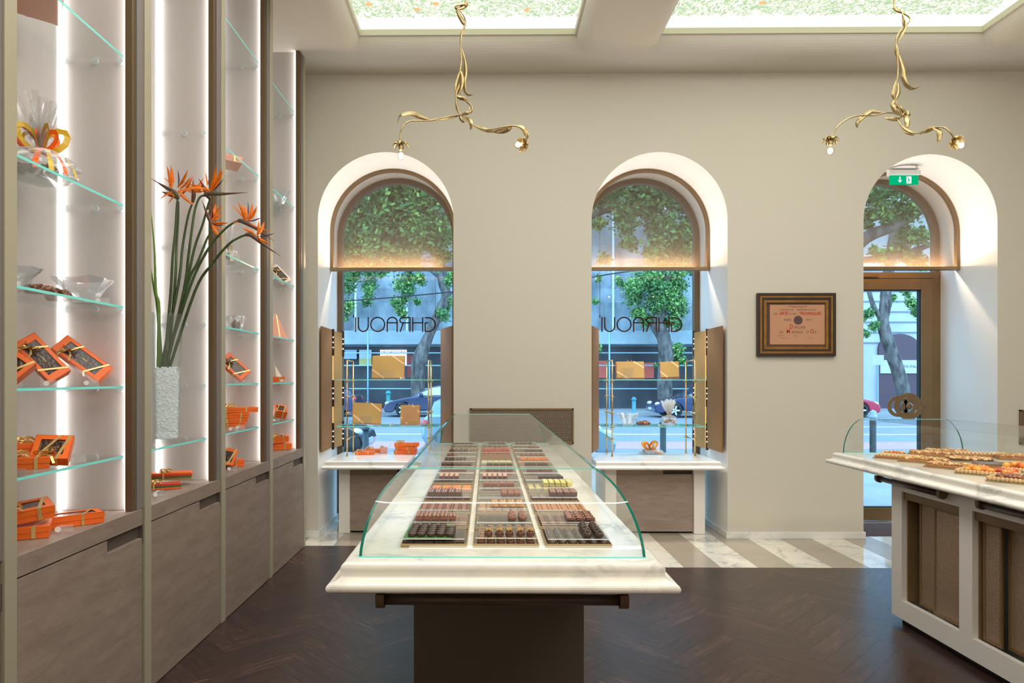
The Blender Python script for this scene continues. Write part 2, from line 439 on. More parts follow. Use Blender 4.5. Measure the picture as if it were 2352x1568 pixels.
uvn = N(nt, 'ShaderNodeUVMap'); mp = N(nt, 'ShaderNodeMapping'); mp.inputs['Scale'].default_value = (3.0, 26.0, 1)
nt.links.new(uvn.outputs[0], mp.inputs[0])
n1 = N(nt, 'ShaderNodeTexNoise', Scale=1.6, Detail=8.0, Roughness=0.65, Distortion=0.8); nt.links.new(mp.outputs[0], n1.inputs[0])
at_ = N(nt, 'ShaderNodeAttribute', attribute_name='tone')
ad = N(nt, 'ShaderNodeMath', operation='MULTIPLY_ADD'); ad.inputs[1].default_value = 0.16
nt.links.new(at_.outputs['Fac'], ad.inputs[0]); nt.links.new(n1.outputs['Fac'], ad.inputs[2])
rp = N(nt, 'ShaderNodeValToRGB'); e = rp.color_ramp.elements
e[0].position = 0.40; e[0].color = (0.030, 0.0165, 0.0135, 1); e[1].position = 0.84; e[1].color = (0.155, 0.082, 0.06, 1)
k = e.new(0.66); k.color = (0.055, 0.030, 0.024, 1)
nt.links.new(ad.outputs[0], rp.inputs[0]); nt.links.new(rp.outputs[0], p.inputs['Base Color'])
bp = N(nt, 'ShaderNodeBump', Strength=0.10, Distance=0.003); nt.links.new(n1.outputs['Fac'], bp.inputs['Height']); nt.links.new(bp.outputs[0], p.inputs['Normal'])
nt.links.new(p.outputs[0], out.inputs[0])
me.materials.append(m)
fl = bpy.data.objects.new('floor', me); COL.objects.link(fl); struct(fl)
b = MB(); b.box(XB, XR, YN, YE_L + 0.02, -0.06, -0.003); struct(b.build('floor_base', pbr('gap_dark', (0.008, 0.005, 0.004), 0.8)))
b = MB()
PT = 0.284; k0 = -14
for k in range(-13, 15):
    x0 = 1.51 + k * PT; x1 = x0 + PT - 0.0015
    b.cur = 1 if k % 2 == 0 else 0
    if x1 < XB - .1 or x0 > XR: continue
    y0 = YE_L if x0 < XSTEP else YE_R
    if x0 < XSTEP < x1:
        b.box(x0, XSTEP, YE_L + 0.0015, YG + 0.15, -0.03, 0.0); b.box(XSTEP, x1, YE_R + 0.0015, YG + 0.15, -0.03, 0.0)
    else: b.box(x0, x1, y0 + 0.0015, YG + 0.15, -0.03, 0.0)
struct(b.build('floor_border', [M_tile_w, M_tile_t]))

# ------------------------------------------------------------------ ceiling with two lit coffers
COF = [(-1.08, 0.755, 0.2, 5.745), (1.445, 4.14, 0.2, 5.745)]
RB = 0.13
cb = MB()
def ring(x0, x1, y0, y1, d, z): return [(x0 - d, y0 - d, z), (x1 + d, y0 - d, z), (x1 + d, y1 + d, z), (x0 - d, y1 + d, z)]
xs = [XB - 0.1, COF[0][0] - RB, COF[0][1] + RB, COF[1][0] - RB, COF[1][1] + RB, XR + 0.1]; ys = [YN, COF[0][2] - RB, COF[0][3] + RB, YW]
for i in range(5):
    for j in range(3):
        if j == 1 and i in (1, 3): continue
        cb.quad((xs[i], ys[j], ZC), (xs[i], ys[j + 1], ZC), (xs[i + 1], ys[j + 1], ZC), (xs[i + 1], ys[j], ZC))
for (x0, x1, y0, y1) in COF:
    rings = []
    for q in range(9):
        t = PI / 2 * q / 8
        rings.append(ring(x0, x1, y0, y1, RB * (1 - math.sin(t)), ZC + 0.12 * (1 - math.cos(t))))
    for ra, rb in zip(rings, rings[1:]):
        for e_ in range(4):
            cb.smooth = True
            cb.quad(ra[e_], ra[(e_ + 1) % 4], rb[(e_ + 1) % 4], rb[e_])
    cb.smooth = False
struct(cb.build('ceiling', M_ceil))
for (x0, x1, y0, y1) in COF:
    tb = MB(); rr = [ring(x0, x1, y0, y1, d, z) for d, z in ((0.0, 4.33), (-0.02, 4.33), (-0.02, 4.378), (0.36, 4.378))]
    tb.cur = 0
    for q, (ra, rb) in enumerate(zip(rr, rr[1:])):
        tb.cur = 0 if q == 0 else 1
        for e_ in range(4): tb.quad(ra[e_], ra[(e_ + 1) % 4], rb[(e_ + 1) % 4], rb[e_])
    struct(tb.build('trim_coffer', [M_ceil, M_lip]))
    tb = MB(); rr = [ring(x0, x1, y0, y1, d, z) for d, z in ((0.36, 4.378), (0.36, 4.56), (0.13, 4.56))]
    for ra, rb in zip(rr, rr[1:]):
        for e_ in range(4): tb.quad(ra[e_], ra[(e_ + 1) % 4], rb[(e_ + 1) % 4], rb[e_])
    struct(tb.build('ceiling_margin', M_cwhite))
    pb = MB(); a_ = ring(x0, x1, y0, y1, 0.13, 4.56); pb.quad(a_[0], a_[3], a_[2], a_[1])
    pn = pb.build('ceiling_light_panel', emis('panel_backlight', (1.0, 0.97, 0.86), 1.15))
    tag(pn, 'backlit ceiling panel printed with leaves over ' + ('centre counter' if x0 < 0 else 'pastry counter and door'), 'light panel')
    # printed leaves, as thin shapes just under the panel
    lb = MB(); r2 = random.Random(int(x1 * 10))
    y_lo = 4.6
    area = (x1 - x0 + 0.26) * (y1 + 0.13 - y_lo); nleaf = int(area * 2600)
    for q in range(nleaf):
        cx, cy = r2.uniform(x0 - 0.12, x1 + 0.12), r2.uniform(y_lo, y1 + 0.12)
        an = r2.gauss(0.9, 0.9) + 0.9 * math.sin(cx * 9 + cy * 7); L = r2.uniform(0.018, 0.036); W = L * r2.uniform(0.2, 0.34)
        ux, uy = math.cos(an), math.sin(an); z = 4.557 - r2.random() * 0.004
        lb.cur = r2.choice([0, 0, 1, 1, 2, 2, 3])
        cvx = r2.uniform(-0.25, 0.25) * L
        pts = [(-L, 0), (-0.3 * L, W + cvx), (L * 0.35, W * 0.7 + cvx), (L, 0), (L * 0.35, -W * 0.7 + cvx), (-0.3 * L, -W + cvx)]
        lb.add([(cx + u * ux - v * uy, cy + u * uy + v * ux, z) for u, v in pts], [tuple(range(6))])
    for q in range(int(area * 3.5)):
        cx, cy = r2.uniform(x0, x1), r2.uniform(y_lo, y1 + 0.05); lb.cur = 4
        lb.add([(cx + 0.027 * math.cos(a2 * PI / 5), cy + 0.027 * math.sin(a2 * PI / 5), 4.551) for a2 in range(10)], [tuple(range(10))])
    lo = lb.build('printed_leaves', [emis('leaf_a', srgb(196, 217, 178), 1.0), emis('leaf_b', srgb(222, 235, 205), 1.0), emis('leaf_c', srgb(178, 206, 164), 1.0), emis('leaf_d', srgb(235, 240, 215), 1.0), emis('leaf_fruit', srgb(247, 190, 130), 1.0)], parent=pn, world=True)
    lo['kind'] = 'stuff'

# ------------------------------------------------------------------ window frames, door
def arch_band(mb, cx, zs, r0, r1, zb, y0, y1, n=NA):
    """band between radii r0 < r1 from height zb up and over"""
    outer = [(cx - r1, zb)] + arch_pts(cx, r1, zs, n) + [(cx + r1, zb)]
    inner = [(cx - r0, zb)] + arch_pts(cx, r0, zs, n) + [(cx + r0, zb)]
    for i in range(len(outer) - 1):
        a, b2, c, d = outer[i], outer[i + 1], inner[i + 1], inner[i]
        mb.add([(a[0], y0, a[1]), (b2[0], y0, b2[1]), (c[0], y0, c[1]), (d[0], y0, d[1]), (a[0], y1, a[1]), (b2[0], y1, b2[1]), (c[0], y1, c[1]), (d[0], y1, d[1])],
               [(0, 1, 2, 3), (7, 6, 5, 4), (0, 4, 5, 1), (3, 2, 6, 7)])
    for pa, pb2 in ((outer[0], inner[0]), (outer[-1], inner[-1])):
        mb.quad((pa[0], y0, pa[1]), (pb2[0], y0, pb2[1]), (pb2[0], y1, pb2[1]), (pa[0], y1, pa[1]))
def arch_sheet(mb, cx, zs, r, zb, y, n=NA):
    pts = [(cx - r, zb)] + arch_pts(cx, r, zs, n) + [(cx + r, zb)]
    mb.add([(x, y, z) for x, z in pts], [tuple(range(len(pts)))])
for wi in (0, 1):
    cx, r, zs = ARCHES[wi]
    f = MB(); arch_band(f, cx, zs, r - 0.052, r - 0.001, 0.0, YG - 0.03, YG + 0.05)
    f.box(cx - r + 0.052, cx + r - 0.052, YG - 0.03, YG + 0.05, 0.0, 0.05)
    fo = struct(f.build('window_%d' % (wi + 1), M_bronze_d))
    g = MB(); g.box(cx - r + 0.05, cx + r - 0.05, YG + 0.009, YG + 0.011, 0.04, zs)
    g2 = MB(); arch_sheet(g2, cx, zs, r - 0.05, 0.05, YG + 0.01)
    go = g2.build('window_glass', M_glass2, parent=fo, world=True)
cx, r, zs = ARCHES[2]
YD = 7.0
f = MB(); arch_band(f, cx, zs, r - 0.052, r - 0.001, 2.50, YD - 0.02, YD + 0.06)
for x0, x1 in ((cx - r + 0.001, cx - r + 0.085), (cx + r - 0.085, cx + r - 0.001)): f.box(x0, x1, YD - 0.03, YD + 0.06, 0.0, 2.46)
f.box(cx - r + 0.001, cx + r - 0.001, YD - 0.03, YD + 0.06, 2.46, 2.525)
fo = struct(f.build('door_1', M_bronze, bevel=0.004))
g2 = MB(); arch_sheet(g2, cx, zs, r - 0.05, 2.525, YD + 0.02); g2.build('fanlight_glass', M_glass2, parent=fo, world=True)
d = MB(); dx0, dx1 = cx - r + 0.088, cx + r - 0.088
d.box(dx1 - 0.115, dx1, YD - 0.045, YD + 0.03, 0.01, 2.455); d.box(dx0, dx0 + 0.115, YD - 0.045, YD + 0.03, 0.01, 2.455)
d.box(dx0 + 0.115, dx1 - 0.115, YD - 0.045, YD + 0.03, 2.345, 2.455); d.box(dx0 + 0.115, dx1 - 0.115, YD - 0.045, YD + 0.03, 0.01, 0.135)
lf = d.build('door_leaf', M_bronze, parent=fo, world=True, bevel=0.003)
d = MB(); d.box(dx0 + 0.115, dx0 + 0.123, YD - 0.03, YD + 0.02, .135, 2.345); d.box(dx1 - 0.123, dx1 - 0.115, YD - 0.03, YD + 0.02, .135, 2.345); d.box(dx0 + .115, dx1 - .115, YD - 0.03, YD + 0.02, 2.335, 2.345); d.box(dx0 + .115, dx1 - .115, YD - 0.03, YD + 0.02, .135, 0.145)
d.build('gasket', pbr('gasket_black', (0.01, 0.012, 0.015), 0.5), parent=lf, world=False) if False else d.build('gasket', pbr('gasket_black', (0.01, 0.012, 0.015), 0.5), parent=fo, world=True)
g2 = MB(); g2.quad((dx0 + .12, YD, .14), (dx1 - .12, YD, .14), (dx1 - .12, YD, 2.34), (dx0 + .12, YD, 2.34)); g2.build('door_glass', M_glass2, parent=fo, world=True)
h = MB(); hp = at(2078, 933, YD - 0.09)
for (ox, oz, ro) in ((-0.075, 0.0, 0.105), (0.0, 0.01, 0.115), (0.035, -0.01, 0.075), (0.075, 0.0, 0.105), (0.03, 0.0, 0.135)):
    ri = ro * 0.68; y0 = YD - 0.10 - 0.006 * ro * 10
    n = 28; vs2 = []
    for i in range(n):
        a = 2 * PI * i / n
        for rr_ in (ri, ro):
            for yy in (y0, y0 + 0.008): vs2.append((hp.x + ox + rr_ * math.cos(a), yy, hp.z + oz + rr_ * math.sin(a)))
    fs2 = []
    for i in range(n):
        a, b2 = i * 4, ((i + 1) % n) * 4
        fs2 += [(a, b2, b2 + 2, a + 2), (a + 1, a + 3, b2 + 3, b2 + 1), (a + 2, b2 + 2, b2 + 3, a + 3), (a, a + 1, b2 + 1, b2)]
    h.add(vs2, fs2)
h.tube([(hp.x + 0.03, YD - 0.045, hp.z), (hp.x + 0.03, YD - 0.115, hp.z)], 0.03, 16)
h.tube([(hp.x + 0.03, YD - 0.102, hp.z), (hp.x + 0.19, YD - 0.102, hp.z), (hp.x + 0.19, YD - 0.045, hp.z)], 0.007, 8)
h.build('door_pull', M_bronze, parent=fo, world=True)
h = MB(); q = at(1995, 638, YD - 0.06); h.box(q.x - .1, q.x + .1, YD - 0.075, YD - 0.046, 2.47, 2.5); h.build('door_closer', M_bronze_d, parent=fo, world=True)
b = MB(); b.box(cx - r + 0.05, cx + r - 0.05, 6.30, 6.84, 0.0, 0.006)
tag(b.build('doormat', pbr('mat_plum', (0.10, 0.06, 0.055), 0.95, bump=0.5, bscale=300)), 'dark plum doormat let in before the glass door', 'doormat')

# arched mesh screens in the three recesses
YS = 6.70
for wi, (cx, r, zs) in enumerate(ARCHES):
    nm = ['window nearest the shelves', 'window beside the framed diploma', 'entrance door recess']
    t = thing('arched_screen', 'bronze arched mesh screen filling the top of the ' + nm[wi], 'screen', (cx, YS, 2.515), group=None)
    r -= 0.002
    f = MB(); arch_band(f, cx, zs, r - 0.028, r, 2.515, YS - 0.012, YS + 0.03); f.box(cx - r, cx + r, YS - 0.02, YS + 0.05, 2.505, 2.535)
    f.build('screen_frame', M_bronze, parent=t, world=True)
    s_ = MB(); arch_sheet(s_, cx, zs, r - 0.026, 2.535, YS + 0.004); s_.build('mesh_panel', M_mesh, parent=t, world=True)
    l_ = MB(); l_.box(cx - r + 0.07, cx + r - 0.13, YS + 0.012, YS + 0.03, 2.536, 2.541); l_.build('light_strip', M_ledwarm, parent=t, world=True)

# vent grilles low on the window wall
for (xa, xb, za, zb, nm) in ((-0.155, 0.785, 0.857, 1.177, 'bronze framed vent grille on the wall behind the centre counter'), (4.79, 5.5, 0.857, 1.165, 'bronze framed vent grille on the wall beyond the entrance door')):
    t = thing('wall_vent', nm, 'vent', ((xa + xb) / 2, YW, za))
    f = MB(); wf = 0.016
    f.box(xa, xb, YW - 0.02, YW, zb - wf, zb); f.box(xa, xb, YW - 0.02, YW, za, za + wf); f.box(xa, xa + wf, YW - 0.02, YW, za, zb); f.box(xb - wf, xb, YW - 0.02, YW, za, zb)
    f.build('vent_frame', M_bronze, parent=t, world=True, bevel=0.002)
    f = MB(); f.box(xa + wf, xb - wf, YW - 0.012, YW, za + wf, zb - wf); f.build('vent_mesh', M_grille2, parent=t, world=True)

# framed diploma
def dp(x, y, dy=0.0): return at(1700 + x / 8.254, 650 + y / 8.254, YW - 0.03 + dy)
a0, a1 = dp(325, 188), dp(1815, 1385)
cxd, czd = (a0.x + a1.x) / 2, (a0.z + a1.z) / 2; wd, hd = a1.x - a0.x, a0.z - a1.z
t = thing('framed_diploma', 'framed pink prize diploma with red and grey lettering on the wall', 'framed diploma', (cxd, YW, czd - hd / 2))
def fr(mb, s0, s1, y0, y1):
    w0, h0, w1, h1 = wd / 2 - s0, hd / 2 - s0, wd / 2 - s1, hd / 2 - s1
    mb.box(cxd - w0, cxd + w0, y0, y1, czd + h1, czd + h0); mb.box(cxd - w0, cxd + w0, y0, y1, czd - h0, czd - h1)
    mb.box(cxd - w0, cxd - w1, y0, y1, czd - h1, czd + h1); mb.box(cxd + w1, cxd + w0, y0, y1, czd - h1, czd + h1)
f = MB(); yw = YW - 0.001
f.cur = 0; fr(f, 0, 0.025, YW - 0.035, yw)
f.cur = 1; fr(f, 0.025, 0.043, YW - 0.032, yw)
f.cur = 0; fr(f, 0.043, 0.062, YW - 0.027, yw)
f.cur = 1; fr(f, 0.062, 0.086, YW - 0.024, yw)
f.build('picture_frame', [pbr('frame_black', (0.035, 0.022, 0.014), 0.35), pbr('frame_gold', (0.30, 0.14, 0.03), 0.4, 0.3, var=0.2, scale=15)], parent=t, world=True, bevel=0.0015)
f = MB(); f.box(cxd - wd / 2 + .086, cxd + wd / 2 - .086, YW - 0.010, yw, czd - hd / 2 + .086, czd + hd / 2 - .086); f.build('mount', pbr('mount_brown', (0.09, 0.04, 0.02), 0.7), parent=t, world=True)
pa, pb_ = dp(565, 410, .018), dp(1605, 1162, .018)
f = MB(); f.box(pa.x, pb_.x, YW - 0.0115, YW - 0.0102, pb_.z, pa.z); f.build('paper', pbr('paper_pink', (0.60, 0.30, 0.17), 0.7), parent=t, world=True)
tg, trd = 0, 1; yt = YW - 0.0125
INK = [pbr('ink_grey', (0.12, 0.08, 0.07), 0.8), pbr('ink_red', (0.50, 0.03, 0.02), 0.7)]
def dt(mb, s, x, y, size, sp=1.0, bold=0.0, sx=1.0):
    q = dp(x, y, 0.018); k_ = 6.2 / FPX / 8.254; which = mb; mb = MB(); put_text(mb, s, size * k_ / 0.72, (q.x, yt, q.z), sp, 0.0, bold * k_, sx=sx); mb.build('red_lettering' if which else 'lettering', INK[which], parent=t, world=True)
dt(tg, 'REPUBLIQUE FRANCAISE', 1095, 452, 22); dt(tg, 'MINISTERE DU COMMERCE', 1095, 472, 13)
dt(tg, 'EXPOSITION', 885, 523, 34, sx=.92); dt(tg, 'INTERNATIONALE', 1262, 523, 34, sx=.92)
dt(tg, 'DES', 676, 600, 34, sx=.95); dt(trd, 'ARTS', 828, 600, 56, bold=2, sx=.86); dt(tg, 'ET DES', 998, 600, 34, sx=.92); dt(trd, 'TECHNIQUES', 1328, 600, 56, bold=2, sx=.86)
dt(tg, 'PARIS', 898, 718, 44, sx=.9); dt(tg, '1937', 1298, 718, 44, 1.15, sx=.9)
dt(trd, 'D', 970, 862, 80, bold=2, sx=.8); dt(tg, 'IPLOME', 1132, 862, 50, sx=.88)
dt(tg, 'DE', 782, 948, 46, sx=.95); dt(trd, 'M', 912, 948, 76, bold=2, sx=.8); dt(tg, 'EDAILLE', 1082, 948, 46, sx=.9); dt(tg, "D'", 1285, 948, 46, sx=.9); dt(trd, 'O', 1362, 948, 76, bold=2, sx=.8); dt(tg, 'R', 1430, 948, 46, sx=.9)
dt(tg, 'Decerne a M.', 770, 1000, 16); dt(tg, 'Sirop', 1050, 1005, 20); dt(tg, 'Le Commissaire', 845, 1045, 15); dt(tg, 'Le Ministre', 1340, 1045, 15)
q = dp(1100, 703, .018); f = MB(); rm = 83 / 8.254 * 6.2 / FPX
f.add([(q.x + rm * math.cos(a * PI / 16), yt, q.z + rm * math.sin(a * PI / 16)) for a in range(32)], [tuple(range(32))]); f.build('seal', pbr('seal_plum', (0.10, 0.05, 0.055), 0.7), parent=t, world=True)
f = MB(); f.quad((cxd - wd / 2 + .086, YW - 0.017, czd - hd / 2 + .086), (cxd + wd / 2 - .086, YW - 0.017, czd - hd / 2 + .086), (cxd + wd / 2 - .086, YW - 0.017, czd + hd / 2 - .086), (cxd - wd / 2 + .086, YW - 0.017, czd + hd / 2 - .086))
f.build('picture_glass', thin_glass('picture_glass', (0.97, 0.97, 0.97), 0.8), parent=t, world=True)

# exit sign in the door recess
e0, e1 = at(2043, 403, 6.5), at(2109, 424, 6.5)
t = thing('exit_sign', 'green emergency exit sign hanging in the arch above the door', 'exit sign', ((e0.x + e1.x) / 2, 6.5, e1.z))
f = MB(); f.box(e0.x, e1.x, 6.495, 6.505, e1.z, e0.z); f.build('green_panel', emis('exit_green', (0.0, 0.42, 0.17), 1.0), parent=t, world=True, bevel=0.001)
f = MB(); f.box(e0.x - .012, e1.x + .008, 6.47, 6.53, e0.z, e0.z + 0.045); f.build('housing', pbr('sign_white', (0.75, 0.75, 0.75), 0.4), parent=t, world=True, bevel=0.004)
f = MB()
for xx in (e0.x + 0.01, e1.x - 0.02):
    d_ = abs(xx - ARCHES[2][0]); zt = ARCHES[2][2] + math.sqrt(max(0, ARCHES[2][1] ** 2 - d_ ** 2)) - 0.001
    f.box(xx, xx + 0.012, 6.49, 6.51, e0.z + 0.045, zt)
f.box(e0.x, e1.x, 6.475, 6.525, e0.z + 0.06, e0.z + 0.066)
f.build('bracket', pbr('sign_white', (0, 0, 0)), parent=t, world=True)
f = MB(); W_ = e1.x - e0.x; zc_ = (e0.z + e1.z) / 2; yf = 6.4935; ax_ = e0.x + W_ * 0.35
f.box(ax_ - .006, ax_ + .006, yf, yf + .001, zc_ - .005, zc_ + .03); f.add([(ax_ - .024, yf, zc_ + .002), (ax_, yf, zc_ - .026), (ax_ + .024, yf, zc_ + .002), (ax_, yf, zc_ - .012)], [(0, 1, 3), (1, 2, 3)])
f.build('arrow', emis('sign_light', (0.9, 1, 0.95), 1.1), parent=t, world=True); f = MB()
rx = e0.x + W_ * 0.66
f.box(rx - .022, rx + .024, yf, yf + .001, zc_ - .033, zc_ + .033)
f.build('running_figure_panel', emis('sign_light', (0.9, 1, 0.95), 1.1), parent=t, world=True)
f = MB(); yf -= .001
f.add([(rx - .008 + .006 * math.cos(a), yf, zc_ + .020 + .006 * math.sin(a)) for a in [k * PI / 5 for k in range(10)]], [tuple(range(10))])
f.add([(rx - .010, yf, zc_ + .013), (rx + .004, yf, zc_ + .011), (rx + .006, yf, zc_ - .006), (rx - .006, yf, zc_ - .006)], [(0, 1, 2, 3)])
f.add([(rx - .006, yf, zc_ - .006), (rx, yf, zc_ - .006), (rx - .012, yf, zc_ - .028), (rx - .018, yf, zc_ - .026)], [(0, 1, 2, 3)])
f.add([(rx, yf, zc_ - .006), (rx + .006, yf, zc_ - .006), (rx + .014, yf, zc_ - .026), (rx + .009, yf, zc_ - .028)], [(0, 1, 2, 3)])
f.build('running_figure', emis('exit_green', (0, 0, 0), 1), parent=t, world=True)

# ================================================================== camera, world, lamps
cam = bpy.data.cameras.new('camera'); co = bpy.data.objects.new('camera', cam); COL.objects.link(co)
cam.sensor_width = 36; cam.lens = 36 * FPX / 2352.0
cam.shift_x = (1176 - PX0) / 2352.0; cam.shift_y = (PY0 - 784) / 2352.0
co.location = (0, 0, EYE); co.rotation_euler = (PI / 2, 0, YAW); cam.clip_end = 500; cam.clip_start = 0.05
bpy.context.scene.camera = co
wd_ = bpy.data.worlds.new('sky'); bpy.context.scene.world = wd_; wd_.use_nodes = True
bg = wd_.node_tree.nodes['Background']; bg.inputs[0].default_value = (0.42, 0.78, 1.12, 1); bg.inputs[1].default_value = 3.4
def lamp(name, typ, loc, energy, col=(1, 0.93, 0.82), size=0.3, rot=(0, 0, 0), size_y=None, spot=None, blend=0.6):
    l = bpy.data.lights.new(name, typ); l.energy = energy; l.color = col
    if typ == 'AREA':
        l.size = size
        if size_y: l.shape = 'RECTANGLE'; l.size_y = size_y
    elif typ == 'SPOT': l.spot_size = spot; l.spot_blend = blend; l.shadow_soft_size = size
    else: l.shadow_soft_size = size
    o = bpy.data.objects.new(name, l); COL.objects.link(o); o.location = loc; o.rotation_euler = rot
    return o
sc = bpy.context.scene
sc.view_settings.view_transform = 'Standard'; sc.view_settings.look = 'None'; sc.view_settings.exposure = 0.2
sc.cycles.transparent_max_bounces = 40; sc.cycles.max_bounces = 8; sc.cycles.diffuse_bounces = 4; sc.cycles.adaptive_threshold = 0.04; sc.cycles.glossy_bounces = 4
sc.cycles.sample_clamp_indirect = 6.0; sc.cycles.caustics_reflective = False; sc.cycles.caustics_refractive = False
sc.cycles.use_adaptive_sampling = True
# coffer daylight tubes: broad panels facing down inside each coffer
for (x0, x1, y0, y1) in COF:
    lamp('coffer_light', 'AREA', ((x0 + x1) / 2, 2.35, 4.545), 60 if x0 < 0 else 85, (1, 0.95, 0.89), x1 - x0, (0, 0, 0), 4.3)
lamp('fill_light', 'AREA', (1.5, -1.7, 4.12), 115, (1, 0.93, 0.84), 4.5, (math.radians(52), 0, 0), 0.5)  # added fill lamp behind the camera, stands for no known fixture
for yy in (2.5, 3.4, 4.4): lamp('counter_spotlight', 'SPOT', (0.05, yy + 0.1, 4.15), 120, (1, 0.88, 0.72), 0.03, (0, 0, 0), spot=0.42, blend=0.7)
for yy in (2.6, 3.9): lamp('counter_spotlight', 'SPOT', (2.75, yy, 4.15), 60, (1, 0.88, 0.72), 0.03, (0, 0, 0), spot=0.5, blend=0.7)
for cx, r, zs in ARCHES:
    lamp('recess_uplight', 'AREA', (cx, 6.42, 2.56), 4.2, (0.95, 0.97, 1.0), 0.9, (PI, 0, 0), 0.25)
    lamp('screen_glow', 'AREA', (cx - .02, YS + 0.09, 2.55), 14.0, (1, .74, .48), 1.0, (math.radians(-105), 0, 0), 0.012)
# ================================================================== left wall: five display bays
M_orange = pbr('orange_card', (0.88, 0.15, 0.012), 0.42)
M_orange_in = pbr('orange_card_dark', (0.70, 0.10, 0.01), 0.5)
M_ribbon = pbr('gold_ribbon', (0.78, 0.55, 0.22), 0.28, 0.55)
M_ribbon_o = pbr('orange_ribbon', (0.95, 0.16, 0.015), 0.3)
M_ribbon_y = pbr('mustard_ribbon', (0.72, 0.48, 0.02), 0.3)
M_goldcard = pbr('gold_card', (0.42, 0.27, 0.085), 0.45, 0.3)
M_choc_win = pbr('chocolates_behind_film', (0.055, 0.02, 0.012), 0.18, var=0.6, scale=60, bump=1.0, bscale=70, coat=0.6)
M_cello = thin_glass('cellophane', (0.98, 0.98, 0.98), 1.4, 0.10, 0.14, 0.06)
M_crystal = thin_glass('crystal', (0.98, 0.99, 1.0), 2.0, 0.02, 0.14, 0.06)
M_disc = pbr('frosted_pad', (0.62, 0.70, 0.72), 0.3, alpha=0.55)
M_salmon = pbr('salmon_card', (0.85, 0.36, 0.24), 0.45)
M_nut = pbr('caramel_nuts', (0.22, 0.07, 0.02), 0.25, var=0.5, scale=50, bump=0.8, bscale=90, coat=0.5)
YB = [1.353, 2.262, 3.173, 4.080, 4.986, 5.885]
SHELF_Z = [1.106, 1.415, 1.770, 2.223, 2.885, 3.685]
BAY_WORD = ['first', 'second', 'third', 'fourth', 'fifth']
bay_names = ['display bay at the near end, mostly outside the view', 'display bay with the cellophane basket and long orange boxes', 'display bay holding the glass vase of orange flowers', 'display bay with the stack of flat orange boxes', 'display bay next to the window wall']
for bi in range(5):
    y0, y1 = YB[bi], YB[bi + 1]; yt = y1 - 0.058; ys = yt - 0.060
    t = thing('wall_display_bay', 'tall lit ' + bay_names[bi], 'display cabinet', ((XL + XB) / 2, (y0 + y1) / 2, 0))
    m_ = MB(); m_.box(XB + 0.0, XB + 0.008, y0, ys, 0.855, ZC - 0.001); m_.build('back_panel', M_back, parent=t, world=True)
    m_ = MB(); m_.box(XB + 0.008, XL - 0.008, ys, yt - 0.001, 0.8565, ZC - 0.001); m_.build('side_panel', M_back, parent=t, world=True)
    m_ = MB(); m_.box(XL - 0.010, XL - 0.004, ys, yt - 0.001, 0.856, ZC - 0.001); m_.build('divider_edge', M_trimg, parent=t, world=True)
    m_ = MB(); m_.box(XL - 0.042, XL - 0.011, ys - 0.03, ys - 0.0005, 0.8565, ZC - 0.001); m_.build('light_channel', M_bronze_d, parent=t, world=True)
    m_ = MB(); m_.box(XB + 0.008, XL + 0.004, yt, y1, 0.0, ZC - 0.001); m_.build('post', M_trim, parent=t, world=True, bevel=0.002)
    m_ = MB(); m_.box(XB, XL + 0.002, y0 + 0.001, yt - 0.022, 0.782, 0.855); m_.build('worktop', M_oak, parent=t, world=True, bevel=0.0015)
    # door with the finger notch cut from its far upper corner
    yd0, yd1 = y0 + 0.004, yt - 0.024; yn = yd1 - 0.285 * (y1 - y0) / 0.911
    poly = [(yd0, 0.004), (yd1, 0.004), (yd1, 0.722), (yn, 0.722), (yn, 0.776), (yd0, 0.776)]
    m_ = MB(); m_.prism(poly, XL - 0.02, XL + 0.001, 'yz'); dr = m_.build('door', M_oak, parent=t, world=True, bevel=0.001)
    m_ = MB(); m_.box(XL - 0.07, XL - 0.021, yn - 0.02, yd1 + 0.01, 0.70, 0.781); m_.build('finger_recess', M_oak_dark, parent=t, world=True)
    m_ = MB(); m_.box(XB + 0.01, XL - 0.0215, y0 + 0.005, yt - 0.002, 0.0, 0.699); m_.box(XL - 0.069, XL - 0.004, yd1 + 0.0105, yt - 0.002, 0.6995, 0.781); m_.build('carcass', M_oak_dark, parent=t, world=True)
    m_ = MB(); m_.box(XB + 0.009, XB + 0.013, ys - 0.026, ys - 0.001, 0.858, ZC - 0.003); m_.box(XL - 0.047, XL - 0.043, ys - 0.022, ys - 0.004, 0.858, ZC - 0.003)
    m_.build('light_strip', M_led, parent=t, world=True)
    for si, z in enumerate(SHELF_Z):
        has = not (bi == 2 and si > 0)
        xe0, xe1 = XB + 0.014, XL - 0.048
        if has:
            g = MB(); th = 0.010
            g.box(xe0, xe1, y0 + 0.003, ys - 0.028, z - th, z)
            g.mi = [0, 0, 0, 1, 0, 0]
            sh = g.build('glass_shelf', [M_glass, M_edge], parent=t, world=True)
            par = sh
        else: par = t
        for px_ in (XB + 0.035, XB + 0.165, XL - 0.075):
            d_ = MB(); n = 14
            p0 = [(px_ + 0.015 * math.cos(2 * PI * k / n), ys - 0.001, z - 0.012 + 0.015 * math.sin(2 * PI * k / n)) for k in range(n)]
            p1 = [(x, ys - 0.012, zz) for x, _, zz in p0]
            d_.add(p0 + p1, [tuple(range(n, 2 * n))] + [(k, (k + 1) % n, (k + 1) % n + n, k + n) for k in range(n)])
            if bi > 0: 
                o = d_.build('shelf_pad', M_disc, parent=t, world=True)

